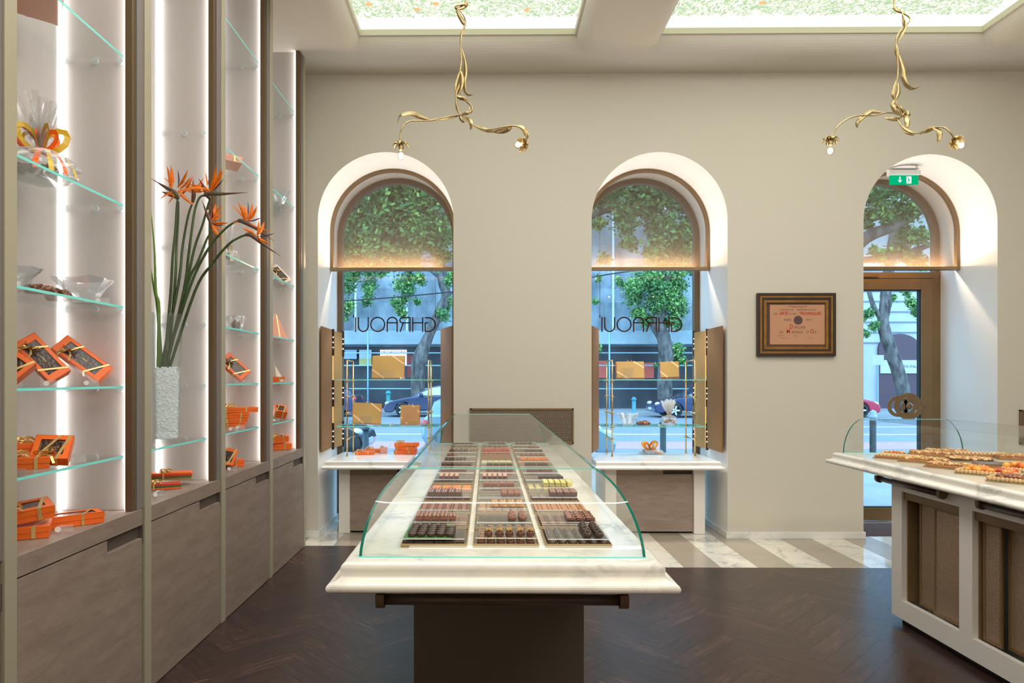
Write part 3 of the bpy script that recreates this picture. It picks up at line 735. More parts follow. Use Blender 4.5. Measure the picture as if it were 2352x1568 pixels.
# ------------------------------------------------------------------ gift things
def rot_from(xa, nn):
    """euler whose local x runs along xa and local z along nn"""
    x = Vector(xa).normalized(); z = Vector(nn); z = (z - x * z.dot(x)).normalized(); y = z.cross(x)
    return Matrix((x, y, z)).transposed().to_euler()
def rest_on(t, z, dims):
    """lift the thing so its lowest corner stands at height z"""
    L, W, H0, H1 = dims; R = t.rotation_euler.to_matrix()
    lo = min((R @ Vector((sx * L / 2, sy * W / 2, h))).z for sx in (-1, 1) for sy in (-1, 1) for h in (H0, H1))
    t.location.z = z - lo + 0.0008
def bow(mb, c, s, n=(0, 0, 1), tails=True, loops=2):
    x, y, z = c
    for sg in (-1, 1):
        for q in range(loops):
            an = 0.35 + q * 0.9
            pts = []
            for k in range(9):
                a = 2 * PI * k / 8
                u = s * (0.55 - 0.55 * math.cos(a)); v = s * 0.30 * math.sin(a)
                pts.append((x + sg * u * math.cos(an - 0.35), y + sg * u * math.sin(an - 0.35), z + 0.002 + v + s * 0.25))
            mb.ribbon(pts, s * 0.32, (0.2, 1, 0.1))
        if tails: mb.ribbon([(x, y, z + .004), (x + sg * s * 0.7, y - s * 0.5, z + 0.012), (x + sg * s * 1.1, y - s * 1.3, z + 0.003)], s * 0.26, (0, 0, 1))
def gift_box(label, loc, L, W, H, rot=(0, 0, 0), window=True, body=None, cat='gift box', group=None, rest=None, bow_on=True, ribbon=None, lidgold=False, win=(0.74, 0.62), bowpos=(-0.25, -0.1), mark=False):
    body = body or M_orange; ribbon = ribbon or M_ribbon
    t = thing('gift_box', label, cat, loc, rot, group)
    m_ = MB(); m_.cbox(0, 0, H * 0.28, L - .004, W - .004, H * 0.56); m_.build('box_base', body, parent=t, bevel=0.0008)
    m_ = MB(); l2, w2 = L / 2, W / 2; z0, z1 = H * 0.5, H; tk = 0.002
    if window:
        a, b = l2 * win[0], w2 * win[1]
        m_.box(-l2, l2, -w2, -w2 + tk, z0, z1); m_.box(-l2, l2, w2 - tk, w2, z0, z1); m_.box(-l2, -l2 + tk, -w2 + tk, w2 - tk, z0, z1); m_.box(l2 - tk, l2, -w2 + tk, w2 - tk, z0, z1)
        m_.box(-l2, l2, -w2, -b, z1 - tk, z1); m_.box(-l2, l2, b, w2, z1 - tk, z1); m_.box(-l2, -a, -b, b, z1 - tk, z1); m_.box(a, l2, -b, b, z1 - tk, z1)
        m_.build('lid', body, parent=t)
        q = MB(); q.box(-a - .002, a + .002, -b - .002, b + .002, z1 - 0.008, z1 - 0.003); q.build('window_film', M_choc_win, parent=t)
        if mark:
            q = MB(); put_text(q, "GHRAOUI", 0.2 * b, (0.1 * a, -0.05 * b, z1 - 0.0022), xdir=(1, 0, 0), zdir=(0, 1, 0)); q.build('gold_lettering', M_ribbon, parent=t)
    else:
        m_.cbox(0, 0, (z0 + z1) / 2, L, W, z1 - z0); m_.build('lid', M_goldcard if lidgold else body, parent=t, bevel=0.0008)
    rw = min(L, W) * 0.09; e = 0.0012; dx = W * 0.28
    for x in (bowpos[0] * L, L * 0.30):
        dx = max(0.0, min(W * 0.28, L / 2 - rw - abs(x)))
        q = MB(); k_ = rw * .5
        A = [(x - dx, -w2 - e, 0.001), (x - dx, -w2 - e, z1 + e), (x + dx, w2 + e, z1 + e), (x + dx, w2 + e, 0.001)]
        q.add([(px - k_, py, pz) for px, py, pz in A] + [(px + k_, py, pz) for px, py, pz in A], [(i, i + 1, i + 5, i + 4) for i in range(3)])
        q.build('ribbon', ribbon, parent=t)
    if bow_on:
        q = MB(); bow(q, (bowpos[0] * L, bowpos[1] * W, z1 + e), min(0.034, min(L, W) * 0.32)); q.build('bow', ribbon, parent=t)
    if rest is not None: rest_on(t, rest, (L, W, 0, H))
    return t
def price_tag(label, p, rz=0.4, s=1.0, group='small clear acrylic name holders'):
    t = thing('acrylic_name_holder', label, 'name holder', p, (0, 0, rz), None)
    m_ = MB(); m_.box(-.026 * s, .026 * s, -.008 * s, .010 * s, 0, 0.003); m_.build('foot', M_crystal, parent=t)
    m_ = MB(); m_.box(-.024 * s, .024 * s, 0, .003, .003, .026 * s); m_.build('plate', M_crystal, parent=t)
    m_ = MB(); n = 12
    m_.add([(-.022 * s + .010 * s * math.cos(2 * PI * k / n), -.002, .014 * s + .010 * s * math.sin(2 * PI * k / n)) for k in range(n)], [tuple(range(n))]); m_.build('emblem', pbr('tag_white', (.85, .85, .85), .3), parent=t)
    return t
def stand(label, p, w, d, h, rz=0):
    t = thing('acrylic_stand', label, 'display stand', p, (0, 0, rz))
    m_ = MB(); m_.box(-w / 2, w / 2, -d / 2, -d / 2 + .003, 0, h); m_.box(-w / 2, w / 2, d / 2 - .003, d / 2, 0, h); m_.box(-w / 2, w / 2, -d / 2, d / 2, h, h + .003)
    m_.build('riser', M_acryl, parent=t); return t
def cello_fan(mb, c, r, h, n, rr, spread=0.6):
    for q in range(n):
        a = rr.uniform(0, 2 * PI); l = h * rr.uniform(0.55, 1.0); sp = spread * rr.uniform(0.2, 1)
        p0 = Vector(c); d_ = Vector((math.cos(a) * sp, math.sin(a) * sp, 1)).normalized()
        p2 = p0 + d_ * l; p1 = p0 + d_ * l * 0.5 + Vector((rr.uniform(-1, 1), rr.uniform(-1, 1), 0)) * r * 0.12
        wd2 = r * rr.uniform(0.10, 0.3)
        mb.ribbon([p0, p1, p2], [wd2 * 0.3, wd2, wd2 * 0.8], (rr.uniform(-1, 1), -1, rr.uniform(-.5, .5)), roll=rr.uniform(-1.5, 1.5))
def crumple_shell(mb, c, rx, ry, h, rr, n=22, m=8, flare=1.0, amp=0.12):
    vs, fs = [], []
    for i in range(m + 1):
        f_ = i / m; rad = math.sin(PI * (0.15 + 0.75 * f_)) ** 0.6 if flare == 1.0 else 0.55 + (flare - 0.55) * f_
        if i == m and flare == 1.0: rad = 0.18
        for j in range(n):
            a = 2 * PI * j / n; k_ = rad * (1 + rr.uniform(-amp, amp))
            vs.append((c[0] + rx * k_ * math.cos(a), c[1] + ry * k_ * math.sin(a), c[2] + h * f_ + (rr.uniform(-1, 1) * h * 0.04 if 0 < i else 0)))
    for i in range(m):
        for j in range(n):
            a, b = i * n + j, i * n + (j + 1) % n; fs += [(a, b, b + n), (a, b + n, a + n)]
    mb.add(vs, fs)
def bonbon_heap(mb, c, rx, ry, h, n, r, rr):
    for q in range(n):
        a = rr.uniform(0, 2 * PI); k_ = math.sqrt(rr.random()) * 0.9
        mb.ball((c[0] + rx * k_ * math.cos(a), c[1] + ry * k_ * math.sin(a), c[2] + r + h * (1 - k_ * k_) * rr.uniform(.3, 1)), r * rr.uniform(.8, 1.15), 7, 5)
def wrapped_basket(label, loc, rx, ry, h, fan, bowmats, seed, bow_s=0.05, heap=True, flat=0.5, fann=34, cat='gift basket'):
    rr = random.Random(seed); t = thing('wrapped_gift_basket', label, cat, loc)
    b = MB(); b.lathe([(rx * .55, 0.001), (rx * .75, .01), (rx * .85, h * .25), (rx * .8, h * .25), (rx * .6, .014)], 20, sy=ry / rx); b.build('dish', M_crystal, parent=t)
    if heap:
        b = MB(); bonbon_heap(b, (0, 0, .014), rx * .66, ry * .66, h * .42, 26, .014, rr); b.build('bonbons', M_nut, parent=t)['kind'] = 'stuff'
    b = MB(); crumple_shell(b, (0, 0, 0.001), rx, ry, h, rr); b.build('cellophane', M_cello, parent=t)
    b = MB(); cello_fan(b, (0, 0, h * .95), rx, fan, fann, rr); b.build('cellophane_fan', M_cello, parent=t)
    for bi_, bm in enumerate(bowmats):
        b = MB()
        for q in range(5):
            a = 2 * PI * (q + bi_ * .5) / 5 + rr.uniform(-.2, .2); s = bow_s * rr.uniform(.8, 1.2)
            pts = []
            for k in range(11):
                w_ = 2 * PI * k / 10; u = s * (0.5 - 0.5 * math.cos(w_)) * 1.3; v = s * .55 * math.sin(w_)
                pts.append((u * math.cos(a), u * math.sin(a), h + s * .3 + u * 0.5 + v))
            b.ribbon(pts, s * .32, (-math.sin(a), math.cos(a), .2))
        for q in range(2):
            a = -1.0 + q * .7 + bi_ * .35; s = bow_s
            b.ribbon(spline([(0, 0, h), (s * 1.2 * math.cos(a), s * 1.2 * math.sin(a), h * .9), (rx * 1.0 * math.cos(a), ry * 1.0 * math.sin(a), h * .45), (rx * 1.12 * math.cos(a), ry * 1.12 * math.sin(a), h * .12)], 4), s * .3, (math.cos(a), math.sin(a), .3))
        b.build('bow', bm, parent=t)
    return t
def crystal_bowl(label, loc, r, h, rz=0.5, n=4, top=1.5, filled=None, seed=1):
    t = thing('crystal_bowl', label, 'glass bowl', loc, (0, 0, rz)); rr = random.Random(seed)
    b = MB(); m = n * 3; vs, fs = [], []
    lv = [(0.55, 0.0), (0.7, .1), (0.95, .5), (top, 1.0), (top * .93, .97), (0.82, .5), (0.5, .14)]
    for k_, z in lv:
        for j in range(m):
            a = 2 * PI * j / m; q = 1.0 / max(abs(math.cos(((a + PI / n) % (2 * PI / n)) - PI / n)), .7) if n == 4 else 1 + 0.07 * (-1) ** j
            vs.append((r * k_ * q * math.cos(a), r * k_ * q * math.sin(a), 0.001 + h * z + (rr.uniform(-.08, .08) * h if z > .9 else 0)))
    for i in range(len(lv) - 1):
        for j in range(m): fs.append((i * m + j, i * m + (j + 1) % m, (i + 1) * m + (j + 1) % m, (i + 1) * m + j))
    fs.append(tuple(range(m))); fs.append(tuple((len(lv) - 1) * m + j for j in range(m)))
    b.add(vs, fs); b.build('bowl', M_crystal, parent=t)
    if filled:
        b = MB(); bonbon_heap(b, (0, 0, h * .14), r * .5, r * .5, h * .5, 16, .014, rr); b.build('nuts', filled, parent=t)['kind'] = 'stuff'
    return t
def nut_cake(label, p, L, W, H, rz, seed=3, tilt=0):
    rr = random.Random(seed); t = thing('nut_cluster_cake', label, 'sweet', p, (tilt, 0, rz))
    b = MB()
    for q in range(60):
        u, v = rr.uniform(-1, 1), rr.uniform(-1, 1)
        if u * u + v * v > 1: continue
        b.ball((u * L / 2, v * W / 2, H * rr.uniform(.35, .75) * (1 - .5 * (u * u + v * v)) + .006), rr.uniform(.010, .016), 6, 4)
    b.lathe([(L * .40, 0.001), (L * .5, .006), (L * .42, H * .5), (0.0001, H * .7)], 16, sy=W / L)
    b.build('nuts', M_nut, parent=t); return t

def P2(x, X, z):   # a spot on a shelf of height z, at distance X from the room axis, in line with photo column x
    q = onx(x, 800, X); return (q.x, q.y, z)
Z0 = 0.8556
# bay with the cellophane basket
gift_box('salmon orange box with gold side seen from below on the highest shelf', P2(75, -1.78, 2.8855), .20, .15, .06, rot_from((.75, .55, -.05), (-.25, .15, 1)), window=False, body=M_salmon, rest=2.885, bow_on=False)
wrapped_basket('cellophane wrapped basket with a big orange and mustard bow', P2(92, -1.762, 2.2235), .125, .15, .12, .24, [M_ribbon_o, M_ribbon_y], 5, .062, fann=46)
crystal_bowl('square crystal bowl beside the brown nut sweets', P2(190, -1.745, 1.7705), .072, .105, .2)
nut_cake('flat brown nut sweets lying before the crystal bowl', P2(88, -1.72, 1.7708), .10, .07, .035, .4)
nut_cake('rounded glossy brown nut sweet leaning on the square crystal bowl', P2(132, -1.80, 1.7708), .085, .07, .06, .4, 8)
crystal_bowl('crystal dish half hidden behind the near post', P2(30, -1.75, 1.7705), .06, .085, .7, seed=4)
price_tag('acrylic name holder at the front of the crystal bowl shelf', P2(238, -1.66, 1.7708), .5)
Rt = rot_from((.80, .12, -.62), (.55, -.80, .38))
gift_box('leaning orange box with gold bow, shorter one beside the near post', P2(96, -1.76, 1.4158), .20, .088, .045, rot_from((.62, .10, -.70), (.55, -.80, .38)), rest=1.415, win=(.72, .66), mark=True)
gift_box('long leaning orange box with gold bow and bright window reflection', P2(190, -1.76, 1.4158), .235, .088, .045, Rt, rest=1.415, win=(.74, .66), mark=True)
gift_box('orange box cut off by the near post on the middle glass shelf', P2(22, -1.74, 1.4158), .14, .10, .045, rot_from((.75, .10, -.55), (.55, -.80, .38)), rest=1.415)
stand('clear acrylic stand under the shorter leaning orange box', P2(72, -1.80, 1.4158), .06, .05, .085, .5)
stand('clear acrylic stand under the long leaning orange box', P2(152, -1.79, 1.4158), .07, .05, .085, .5)
price_tag('acrylic name holder before the shorter leaning orange box', P2(122, -1.675, 1.4158), .5)
price_tag('acrylic name holder shining before the long leaning orange box', P2(212, -1.672, 1.4158), .5)
gift_box('flat orange box under another on the lowest glass shelf', P2(66, -1.745, 1.1068), .14, .12, .045, (0, 0, .55), window=False, rest=1.106)
gift_box('flat orange box with gold bow lying on top of another', P2(78, -1.79, 1.154), .16, .11, .038, (0, 0, .75), window=False, rest=1.158)
gift_box('orange box tilted upright to show its dark window', P2(122, -1.705, 1.1068), .13, .125, .042, rot_from((.93, .35, -.06), (.10, -.62, .70)), rest=1.106, win=(.66, .62), bowpos=(-.1, -.36), mark=True)
price_tag('acrylic name holder beside the tilted orange box', P2(180, -1.655, 1.1068), .6, 1.15)
price_tag('acrylic name holder at the post on the lowest glass shelf', P2(42, -1.640, 1.1068), .1, 1.0)
gift_box('long flat orange box with window lying on the oak worktop', P2(152, -1.700, Z0), .255, .105, .045, (0, 0, .78), rest=Z0, win=(.8, .6), bowpos=(-.36, 0))
gift_box('orange box lying flat under a tilted one on the oak worktop', P2(60, -1.735, Z0), .16, .15, .045, (0, 0, .5), window=False, rest=Z0, bow_on=False)
gift_box('orange box with grey window tilted on top of another on the worktop', P2(64, -1.735, Z0 + .05), .16, .15, .045, (0.10, -.12, .72), rest=Z0 + .052, win=(.7, .6), bowpos=(-.36, -.25))
price_tag('acrylic name holder on the worktop before the long flat box', P2(150, -1.622, Z0), .5, 1.1)
# bay with the vase
def sleeve(label, p, rz, mats, rest, L=.21):
    t = thing('bundled_chocolate_bars', label, 'chocolate bars', p, (0, 0, rz)); z = 0.0006
    for k_, mt in enumerate(mats):
        b = MB(); b.cbox(rnd.uniform(-.004, .004), 0, z + .005, L, .085, .0095); b.build('bar_sleeve', mt, parent=t, bevel=.0008); z += .0102
    b = MB(); e = .0435
    b.ribbon([(-.04, -e, 0.001), (-.04, -e, z + .001), (-.01, e, z + .001), (-.01, e, 0.001)], .009, (-1, 0.2, 0)) if False else b.ribbon([(-.04, -e, z + .0008), (-.01, e, z + .0008)], .009, (0, 0, 1))
    b.ribbon([(-.04, -e - .001, .002), (-.04, -e - .001, z)], .009, (0, -1, 0)); bow(b, (-.03, -.01, z + .001), .026); b.build('ribbon', M_ribbon, parent=t)
    return t, z
M_red = pbr('red_card', (0.62, 0.04, 0.02), .45); M_green = pbr('green_card', (0.07, 0.14, 0.04), .45)
s1, zt_ = sleeve('ribboned bundle of red, green and gold bars lying on top', P2(395, -1.755, Z0 + .031), .35, [M_goldcard, M_green, M_red, M_orange], 0)
s2, zt2 = sleeve('lower bundle of orange and green bars on the oak worktop', P2(372, -1.745, Z0), .45, [M_orange, M_green, M_red], 0, .19)
price_tag('acrylic name holder beside the bundled chocolate bars', P2(366, -1.64, Z0), 1.2, 1.2)
# bay with the flat stack
gift_box('salmon box seen from below on the higher glass shelf above the flowers', P2(524, -1.77, 2.8855), .16, .12, .05, rot_from((.75, .55, -.05), (-.25, .15, 1)), window=False, body=M_salmon, rest=2.885, bow_on=False)
wrapped_basket('cellophane wrapped sweets with gold tie behind the orange flowers', P2(524, -1.76, 2.2235), .07, .07, .10, .22, [M_ribbon], 15, .022, fann=30)
price_tag('acrylic name holder beside the gold tied cellophane sweets', P2(541, -1.68, 2.2238), .5)
crystal_bowl('fluted crystal bowl of brown sweets above the leaning box', P2(541, -1.745, 1.7705), .052, .105, .2, n=6, top=1.35, filled=M_nut, seed=9)
gift_box('leaning orange box with gold bow beside a shining name holder', P2(537, -1.755, 1.4158), .20, .10, .045, rot_from((.72, .12, -.66), (.55, -.80, .38)), rest=1.415, win=(.72, .66))
stand('clear acrylic stand under the leaning box of the stack bay', P2(527, -1.80, 1.4158), .06, .05, .085, .5)
price_tag('acrylic name holder shining on the shelf over the stack', P2(567, -1.67, 1.4158), .5)
zc = 1.1065
for k_, (L_, W_, H_, rz_, nm_, dx_) in enumerate([(.13, .12, .036, .5, 'lowest', 0), (.15, .12, .032, .6, 'second lowest', 0), (.16, .12, .034, .45, 'second highest', .01), (.24, .12, .034, .6, 'topmost and longest', .02)]):
    gift_box('flat orange box, %s in the stack of four' % nm_, (-1.735 + dx_, P2(538, -1.735, 0)[1] + dx_, zc), L_, W_, H_, (0, 0, rz_), window=False, bow_on=(k_ == 3)); zc += H_ + .0022
price_tag('acrylic name holder before the stack of four', P2(538, -1.635, 1.1068), .4, 1.1)
price_tag('second acrylic name holder before the stack of four, farther along the shelf', P2(554, -1.64, 1.1068), .5, 1.1)
gift_box('orange box lying on the worktop under the stack shelf', P2(532, -1.72, Z0), .15, .09, .045, (0, 0, .5), window=False, rest=Z0, bow_on=False)
gift_box('orange box with white window leaning on a flat one', P2(521, -1.715, Z0), .12, .12, .04, rot_from((.8, .1, -.15), (.5, -.7, .45)), rest=Z0 + .002)
price_tag('acrylic name holder on the worktop of the stack bay', P2(535, -1.625, Z0), .5, 1.1)
# bay next to the window wall
crystal_bowl('crystal piece on the high shelf near the window wall', P2(636, -1.75, 2.8855), .07, .12, .6, n=4, top=1.4, seed=12)
gift_box('film wrapped tan sweets leaning on a small stand', P2(641, -1.75, 2.2235), .17, .09, .03, rot_from((.66, .12, -.70), (.6, -.72, .35)), rest=2.2235, body=pbr('film_white', (.75, .62, .55), .3), win=(.8, .7))
price_tag('acrylic name holder under the film wrapped sweets', P2(634, -1.67, 2.2238), .5)
t = thing('pyramid_gift_box', 'salmon coloured pyramid box with gold seam', 'gift box', P2(633, -1.742, 1.7708), (0, 0, .5))
b = MB(); b.add([(-.085, -.085, 0), (.085, -.085, 0), (.085, .085, 0), (-.085, .085, 0), (0, 0, .22)], [(3, 2, 1, 0), (0, 1, 4), (1, 2, 4), (2, 3, 4), (3, 0, 4)]); b.build('carton', M_salmon, parent=t)
b = MB(); b.ribbon([(0.02, -.086, .001), (0.004, -.010, .20)], .008, (0, -1, .45)); b.build('ribbon', M_ribbon, parent=t)
gift_box('orange box with its pale lid standing open', P2(634, -1.76, 1.4158), .13, .09, .045, (0, 0, .5), rest=1.415, bow_on=False)
t = thing('pale_box_lid', 'tall pale lid leaning beside the open orange box', 'box lid', P2(648, -1.735, 1.4158), rot_from((.7, .5, 0), (.60, -.66, .3)))
b = MB(); b.cbox(0, .095, .008, .10, .18, .006); b.build('lid_board', pbr('lid_cream', (.62, .52, .44), .5), parent=t, bevel=.001)
price_tag('acrylic name holder at the foot of the pale lid', P2(653, -1.66, 1.4158), .5)
gift_box('small orange cube box with a window, tilted', P2(641, -1.735, 1.1068), .10, .10, .07, rot_from((.8, .4, -.15), (.15, -.45, .8)), rest=1.106, win=(.7, .7), bow_on=False)
price_tag('acrylic name holder before the small cube box', P2(636, -1.645, 1.1068), .5)
gift_box('lower orange box on the worktop nearest the window wall', P2(643, -1.73, Z0), .17, .12, .05, (0, 0, .5), rest=Z0, window=False, bow_on=False)
gift_box('orange box with white window on top nearest the window wall', P2(640, -1.735, Z0 + .052), .14, .12, .045, (0.05, -.1, .6), rest=Z0 + .054)
price_tag('acrylic name holder on the worktop nearest the window wall', P2(661, -1.69, Z0), .5, 1.0)

# ------------------------------------------------------------------ vase and flowers
VY = 3.63; vp = onz(376, 1013, 1.1068)
vp = Vector((-1.715, onx(380, 900, -1.715).y, 1.1065))
t = thing('glass_vase', 'tall square glass vase of clear gel crystals and orange flowers', 'vase', vp, (0, 0, .62))
vh = .685; b0, b1 = .060, .072
b = MB()
def vring(r, z): return [(-r, -r, z), (r, -r, z), (r, r, z), (-r, r, z)]
lv = [vring(b0, 0.001), vring(b1, vh), vring(b1 - .006, vh), vring(b0 - .005, .022)]
for ra, rb in zip(lv, lv[1:]):
    for e_ in range(4): b.quad(ra[e_], ra[(e_ + 1) % 4], rb[(e_ + 1) % 4], rb[e_])
b.add(lv[0], [(3, 2, 1, 0)]); b.add(lv[3], [(0, 1, 2, 3)])
b.build('vase_wall', thin_glass('vase_glass', (.95, .97, .965), 1.3, 0, .02, .03), parent=t)
b = MB(); r3 = random.Random(4)
gz = .375
def rsq(z): return (b0 - .006 + (b1 - b0) * z / vh) * .96
for e_ in range(1500):
    z = r3.uniform(.03, gz); q = rsq(z); side = r3.randrange(6)
    u = r3.uniform(-q, q)
    if side < 4: pnt = [(u, -q), (q, u), (u, q), (-q, u)][side]
    else: pnt = (u, r3.uniform(-q, q)); z = gz + r3.uniform(-.015, .025)
    b.ball((pnt[0] * .92, pnt[1] * .92, z), r3.uniform(.004, .008), 5, 3, (1, 1, r3.uniform(.6, 1)))
for v in range(1): 
    lo_, hi_ = vring(rsq(.03) * .925, .024), vring(rsq(gz) * .925, gz)
    for e_ in range(4): b.quad(lo_[e_], lo_[(e_ + 1) % 4], hi_[(e_ + 1) % 4], hi_[e_])
    b.add(hi_, [(0, 1, 2, 3)])
gel = b.build('gel_crystals', pbr('gel', (.76, .77, .77), .15, emit=(.85, .9, .88), es=.16, coat=.6, bump=.3, bscale=120), parent=t); gel['kind'] = 'stuff'
M_stem = pbr('stem_green', (0.055, 0.10, 0.03), .4, var=.4, scale=8, stretch=(3, 3, .5)); M_stem2 = pbr('leaf_stem_green', (0.14, 0.30, 0.04), .4)
M_bract = pbr('bract_grey_red', (0.10, 0.09, 0.055), .45, col2=(0.16, 0.03, 0.02), scale=9); M_bractred = pbr('bract_red', (.20, .02, .015), .4)
M_petal = pbr('petal_orange', (0.88, 0.22, 0.008), .4, var=.25, scale=20); M_purple = pbr('petal_purple', (0.06, 0.015, 0.07), .4)
vbase = Vector((vp.x, vp.y, 1.1065 + .36))
def cc(x, y, dy=0.0): return at(320 + x / 3.92, 350 + y / 3.92, vp.y + dy)
flw = [
 ('pointing left with tall petals, front one', [(280, 1300), (300, 950), (325, 700), (335, 520), (343, 425)], [(343, 400), (320, 360), (230, 310), (103, 232)], [(290, 320, 282, 112, 1.0), (275, 310, 247, 115, .8), (345, 315, 437, 155, .9), (365, 330, 468, 215, .8), (350, 340, 500, 480, 1.0), (330, 340, 175, 430, .4), (300, 300, 215, 225, .4), (350, 300, 345, 155, .0), (350, 350, 490, 300, .7), (365, 345, 260, 465, .5)], .00),
 ('hidden behind the front flower', [(320, 1200), (335, 850), (350, 600), (352, 440)], [(352, 420), (330, 400), (250, 372), (200, 352)], [(360, 400, 487, 205, .7), (350, 380, 205, 360, .6), (350, 390, 215, 382, .6)], .05),
 ('small one between two larger heads', [(350, 1200), (390, 850), (440, 570), (480, 455)], [(480, 450), (490, 380), (485, 320), (486, 240)], [(480, 350, 420, 290, .8), (480, 350, 580, 225, .7), (490, 370, 400, 330, .7), (495, 345, 560, 330, .9), (485, 340, 590, 350, .9)], .06),
 ('with a long dark bract pointing right', [(400, 1250), (440, 950), (470, 720), (500, 520), (540, 410), (580, 388)], [(580, 388), (640, 370), (760, 372), (975, 360)], [(640, 340, 690, 125, 1.1), (640, 340, 745, 140, 1.0), (640, 345, 755, 165, .9), (610, 320, 593, 175, .5), (650, 345, 760, 235, .0), (600, 330, 400, 330, 1.0), (645, 350, 560, 330, 1.)], -.02),
 ('with its dark bract pointing up to the left', [(420, 1200), (500, 850), (570, 650), (620, 470), (636, 415)], [(636, 415), (610, 380), (575, 300), (535, 235)], [(620, 340, 540, 290, .6), (600, 345, 445, 285, .9)], .03),
 ('lower one facing the third post', [(430, 1200), (520, 1000), (600, 800), (650, 700)], [(652, 690), (640, 620), (605, 540), (563, 432)], [(650, 600, 735, 475, 1.0), (645, 590, 690, 450, .9), (650, 610, 750, 550, .8), (655, 625, 800, 635, .9), (655, 640, 750, 700, 1.0), (655, 640, 745, 780, 1.0), (650, 600, 660, 520, .0), (655, 640, 770, 655, .0)], .02),
 ('high on a long arching stem', [(460, 1200), (620, 870), (760, 700), (850, 632), (890, 618)], [(885, 618), (930, 620), (1060, 690), (1210, 795)], [(960, 610, 890, 450, 1.1), (960, 610, 940, 470, 1.1), (975, 615, 1020, 455, 1.1), (980, 615, 1060, 485, 1.0), (965, 610, 978, 440, .0), (950, 610, 825, 465, .6), (970, 620, 1115, 580, .0), (920, 620, 820, 640, .7), (1000, 640, 1175, 705, .6)], -.03),
 ('lowest one on a long arching stem', [(500, 1250), (650, 1010), (800, 830), (900, 765), (960, 742)], [(955, 742), (1010, 745), (1120, 830), (1275, 935)], [(1060, 750, 1125, 620, 1.0), (1060, 750, 1075, 610, .8), (1050, 750, 925, 680, .9), (1065, 760, 1185, 825, .8), (1060, 755, 1225, 725, .0)], -.05),
]
def petal(mb, a, b_, w, off=0.0):
    a, b_ = Vector(a), Vector(b_); d_ = b_ - a; s_ = Vector((d_.z, 0, -d_.x)).normalized() * d_.length * .06
    pts = [a, a.lerp(b_, .35) + s_, a.lerp(b_, .7) + s_ * .7, b_]
    mb.ribbon(pts, [w * .45, w, w * .75, w * .05], (0.3, -1, .2)); mb.ribbon(pts, [w * .3, w * .7, w * .5, w * .03], (1, -.15, .2))
for k_, (nm_, st, br, pt, dy) in enumerate(flw):
    base = Vector((vbase.x + rnd.uniform(-.03, .035), vbase.y + rnd.uniform(-.03, .03), vbase.z))
    pts = [base] + [cc(x, y, dy * min(1, (1300 - y) / 600 + .3)) for x, y in st]
    t = thing('bird_of_paradise_flower', 'orange bird of paradise flower, ' + nm_, 'flower', base)
    pts = spline(pts, 5); nn = len(pts)
    b = MB(); b.tube(pts, [.0085 - .0035 * i / nn for i in range(nn)], 8); b.build('stem', M_stem, parent=t, world=True)
    bp_ = spline([cc(x, y, dy) for x, y in br], 5); nb = len(bp_)
    b = MB(); b.tube(bp_, [max(.0012, .0125 * math.sin(PI * min(1, (i / nb) * .75 + .22)) ** 1.1 * (1 - (i / nb) ** 3)) for i in range(nb)], 8); b.build('bract', M_bract, parent=t, world=True)
    for (x0, y0_, x1, y1_, w_) in pt:
        b = MB(); petal(b, cc(x0, y0_, dy - .005), cc(x1, y1_, dy + rnd.uniform(-.04, .02)), .019 * w_ if w_ > 0 else .008)
        b.build('petal' if w_ > 0 else 'purple_tongue', M_petal if w_ > 0 else M_purple, parent=t, world=True)
for k_, (nm_, st) in enumerate([('taller pale green leaf stalk at the vase edge', [(175, 1400), (150, 1250), (138, 900), (105, 530)]), ('shorter pale green leaf stalk at the vase edge', [(165, 1400), (140, 1250), (120, 1150), (100, 1020)])]):
    base = Vector((vbase.x - .04 + .02 * k_, vbase.y, vbase.z)); pts = spline([base] + [cc(x, y, .02 * k_) for x, y in st], 5); nn = len(pts)
    b = MB(); b.tube(pts, [.009 * (1 - (i / nn) ** 2) + .001 for i in range(nn)], 8); o = b.build('leaf_stalk', M_stem2); tag(o, nm_, 'leaf stalk')
# ================================================================== the two marble display counters
ZM = 0.95
def lip_profile():
    """(outset, z) from the top inner edge down to the underside: ogee moulding"""
    pts = [(0.0, ZM)]
    for k in range(1, 7): a = PI / 2 * k / 6; pts.append((0.012 + 0.016 * math.sin(a), ZM - 0.018 + 0.018 * math.cos(a)))
    pts += [(0.027, ZM - 0.026), (0.027, ZM - 0.034)]
    for k in range(1, 7): a = k / 6; pts.append((0.027 + 0.020 * a * a, ZM - 0.034 - 0.014 * a))
    for k in range(1, 9): a = -PI / 2 + PI * k / 8; pts.append((0.047 + 0.0135 * math.cos(a), ZM - 0.061 - 0.0135 * math.sin(a)))
    pts.append((0.02, ZM - 0.0755)); return pts
def marble_top(name, x0, x1, y0, y1, parent):
    pr = lip_profile(); b = MB(); rings = [[(x0 - d, y0 - d, z), (x1 + d, y0 - d, z), (x1 + d, y1 + d, z), (x0 - d, y1 + d, z)] for d, z in pr]
    b.add(rings[0], [(0, 1, 2, 3)])
    for ra, rb in zip(rings, rings[1:]):
        for e_ in range(4):
            b.smooth = True; b.quad(ra[e_], rb[e_], rb[(e_ + 1) % 4], ra[(e_ + 1) % 4])
    b.smooth = False; b.add(rings[-1], [(3, 2, 1, 0)])
    o = b.build(name, M_marble, parent=parent, world=True)
    me = o.data
    return o
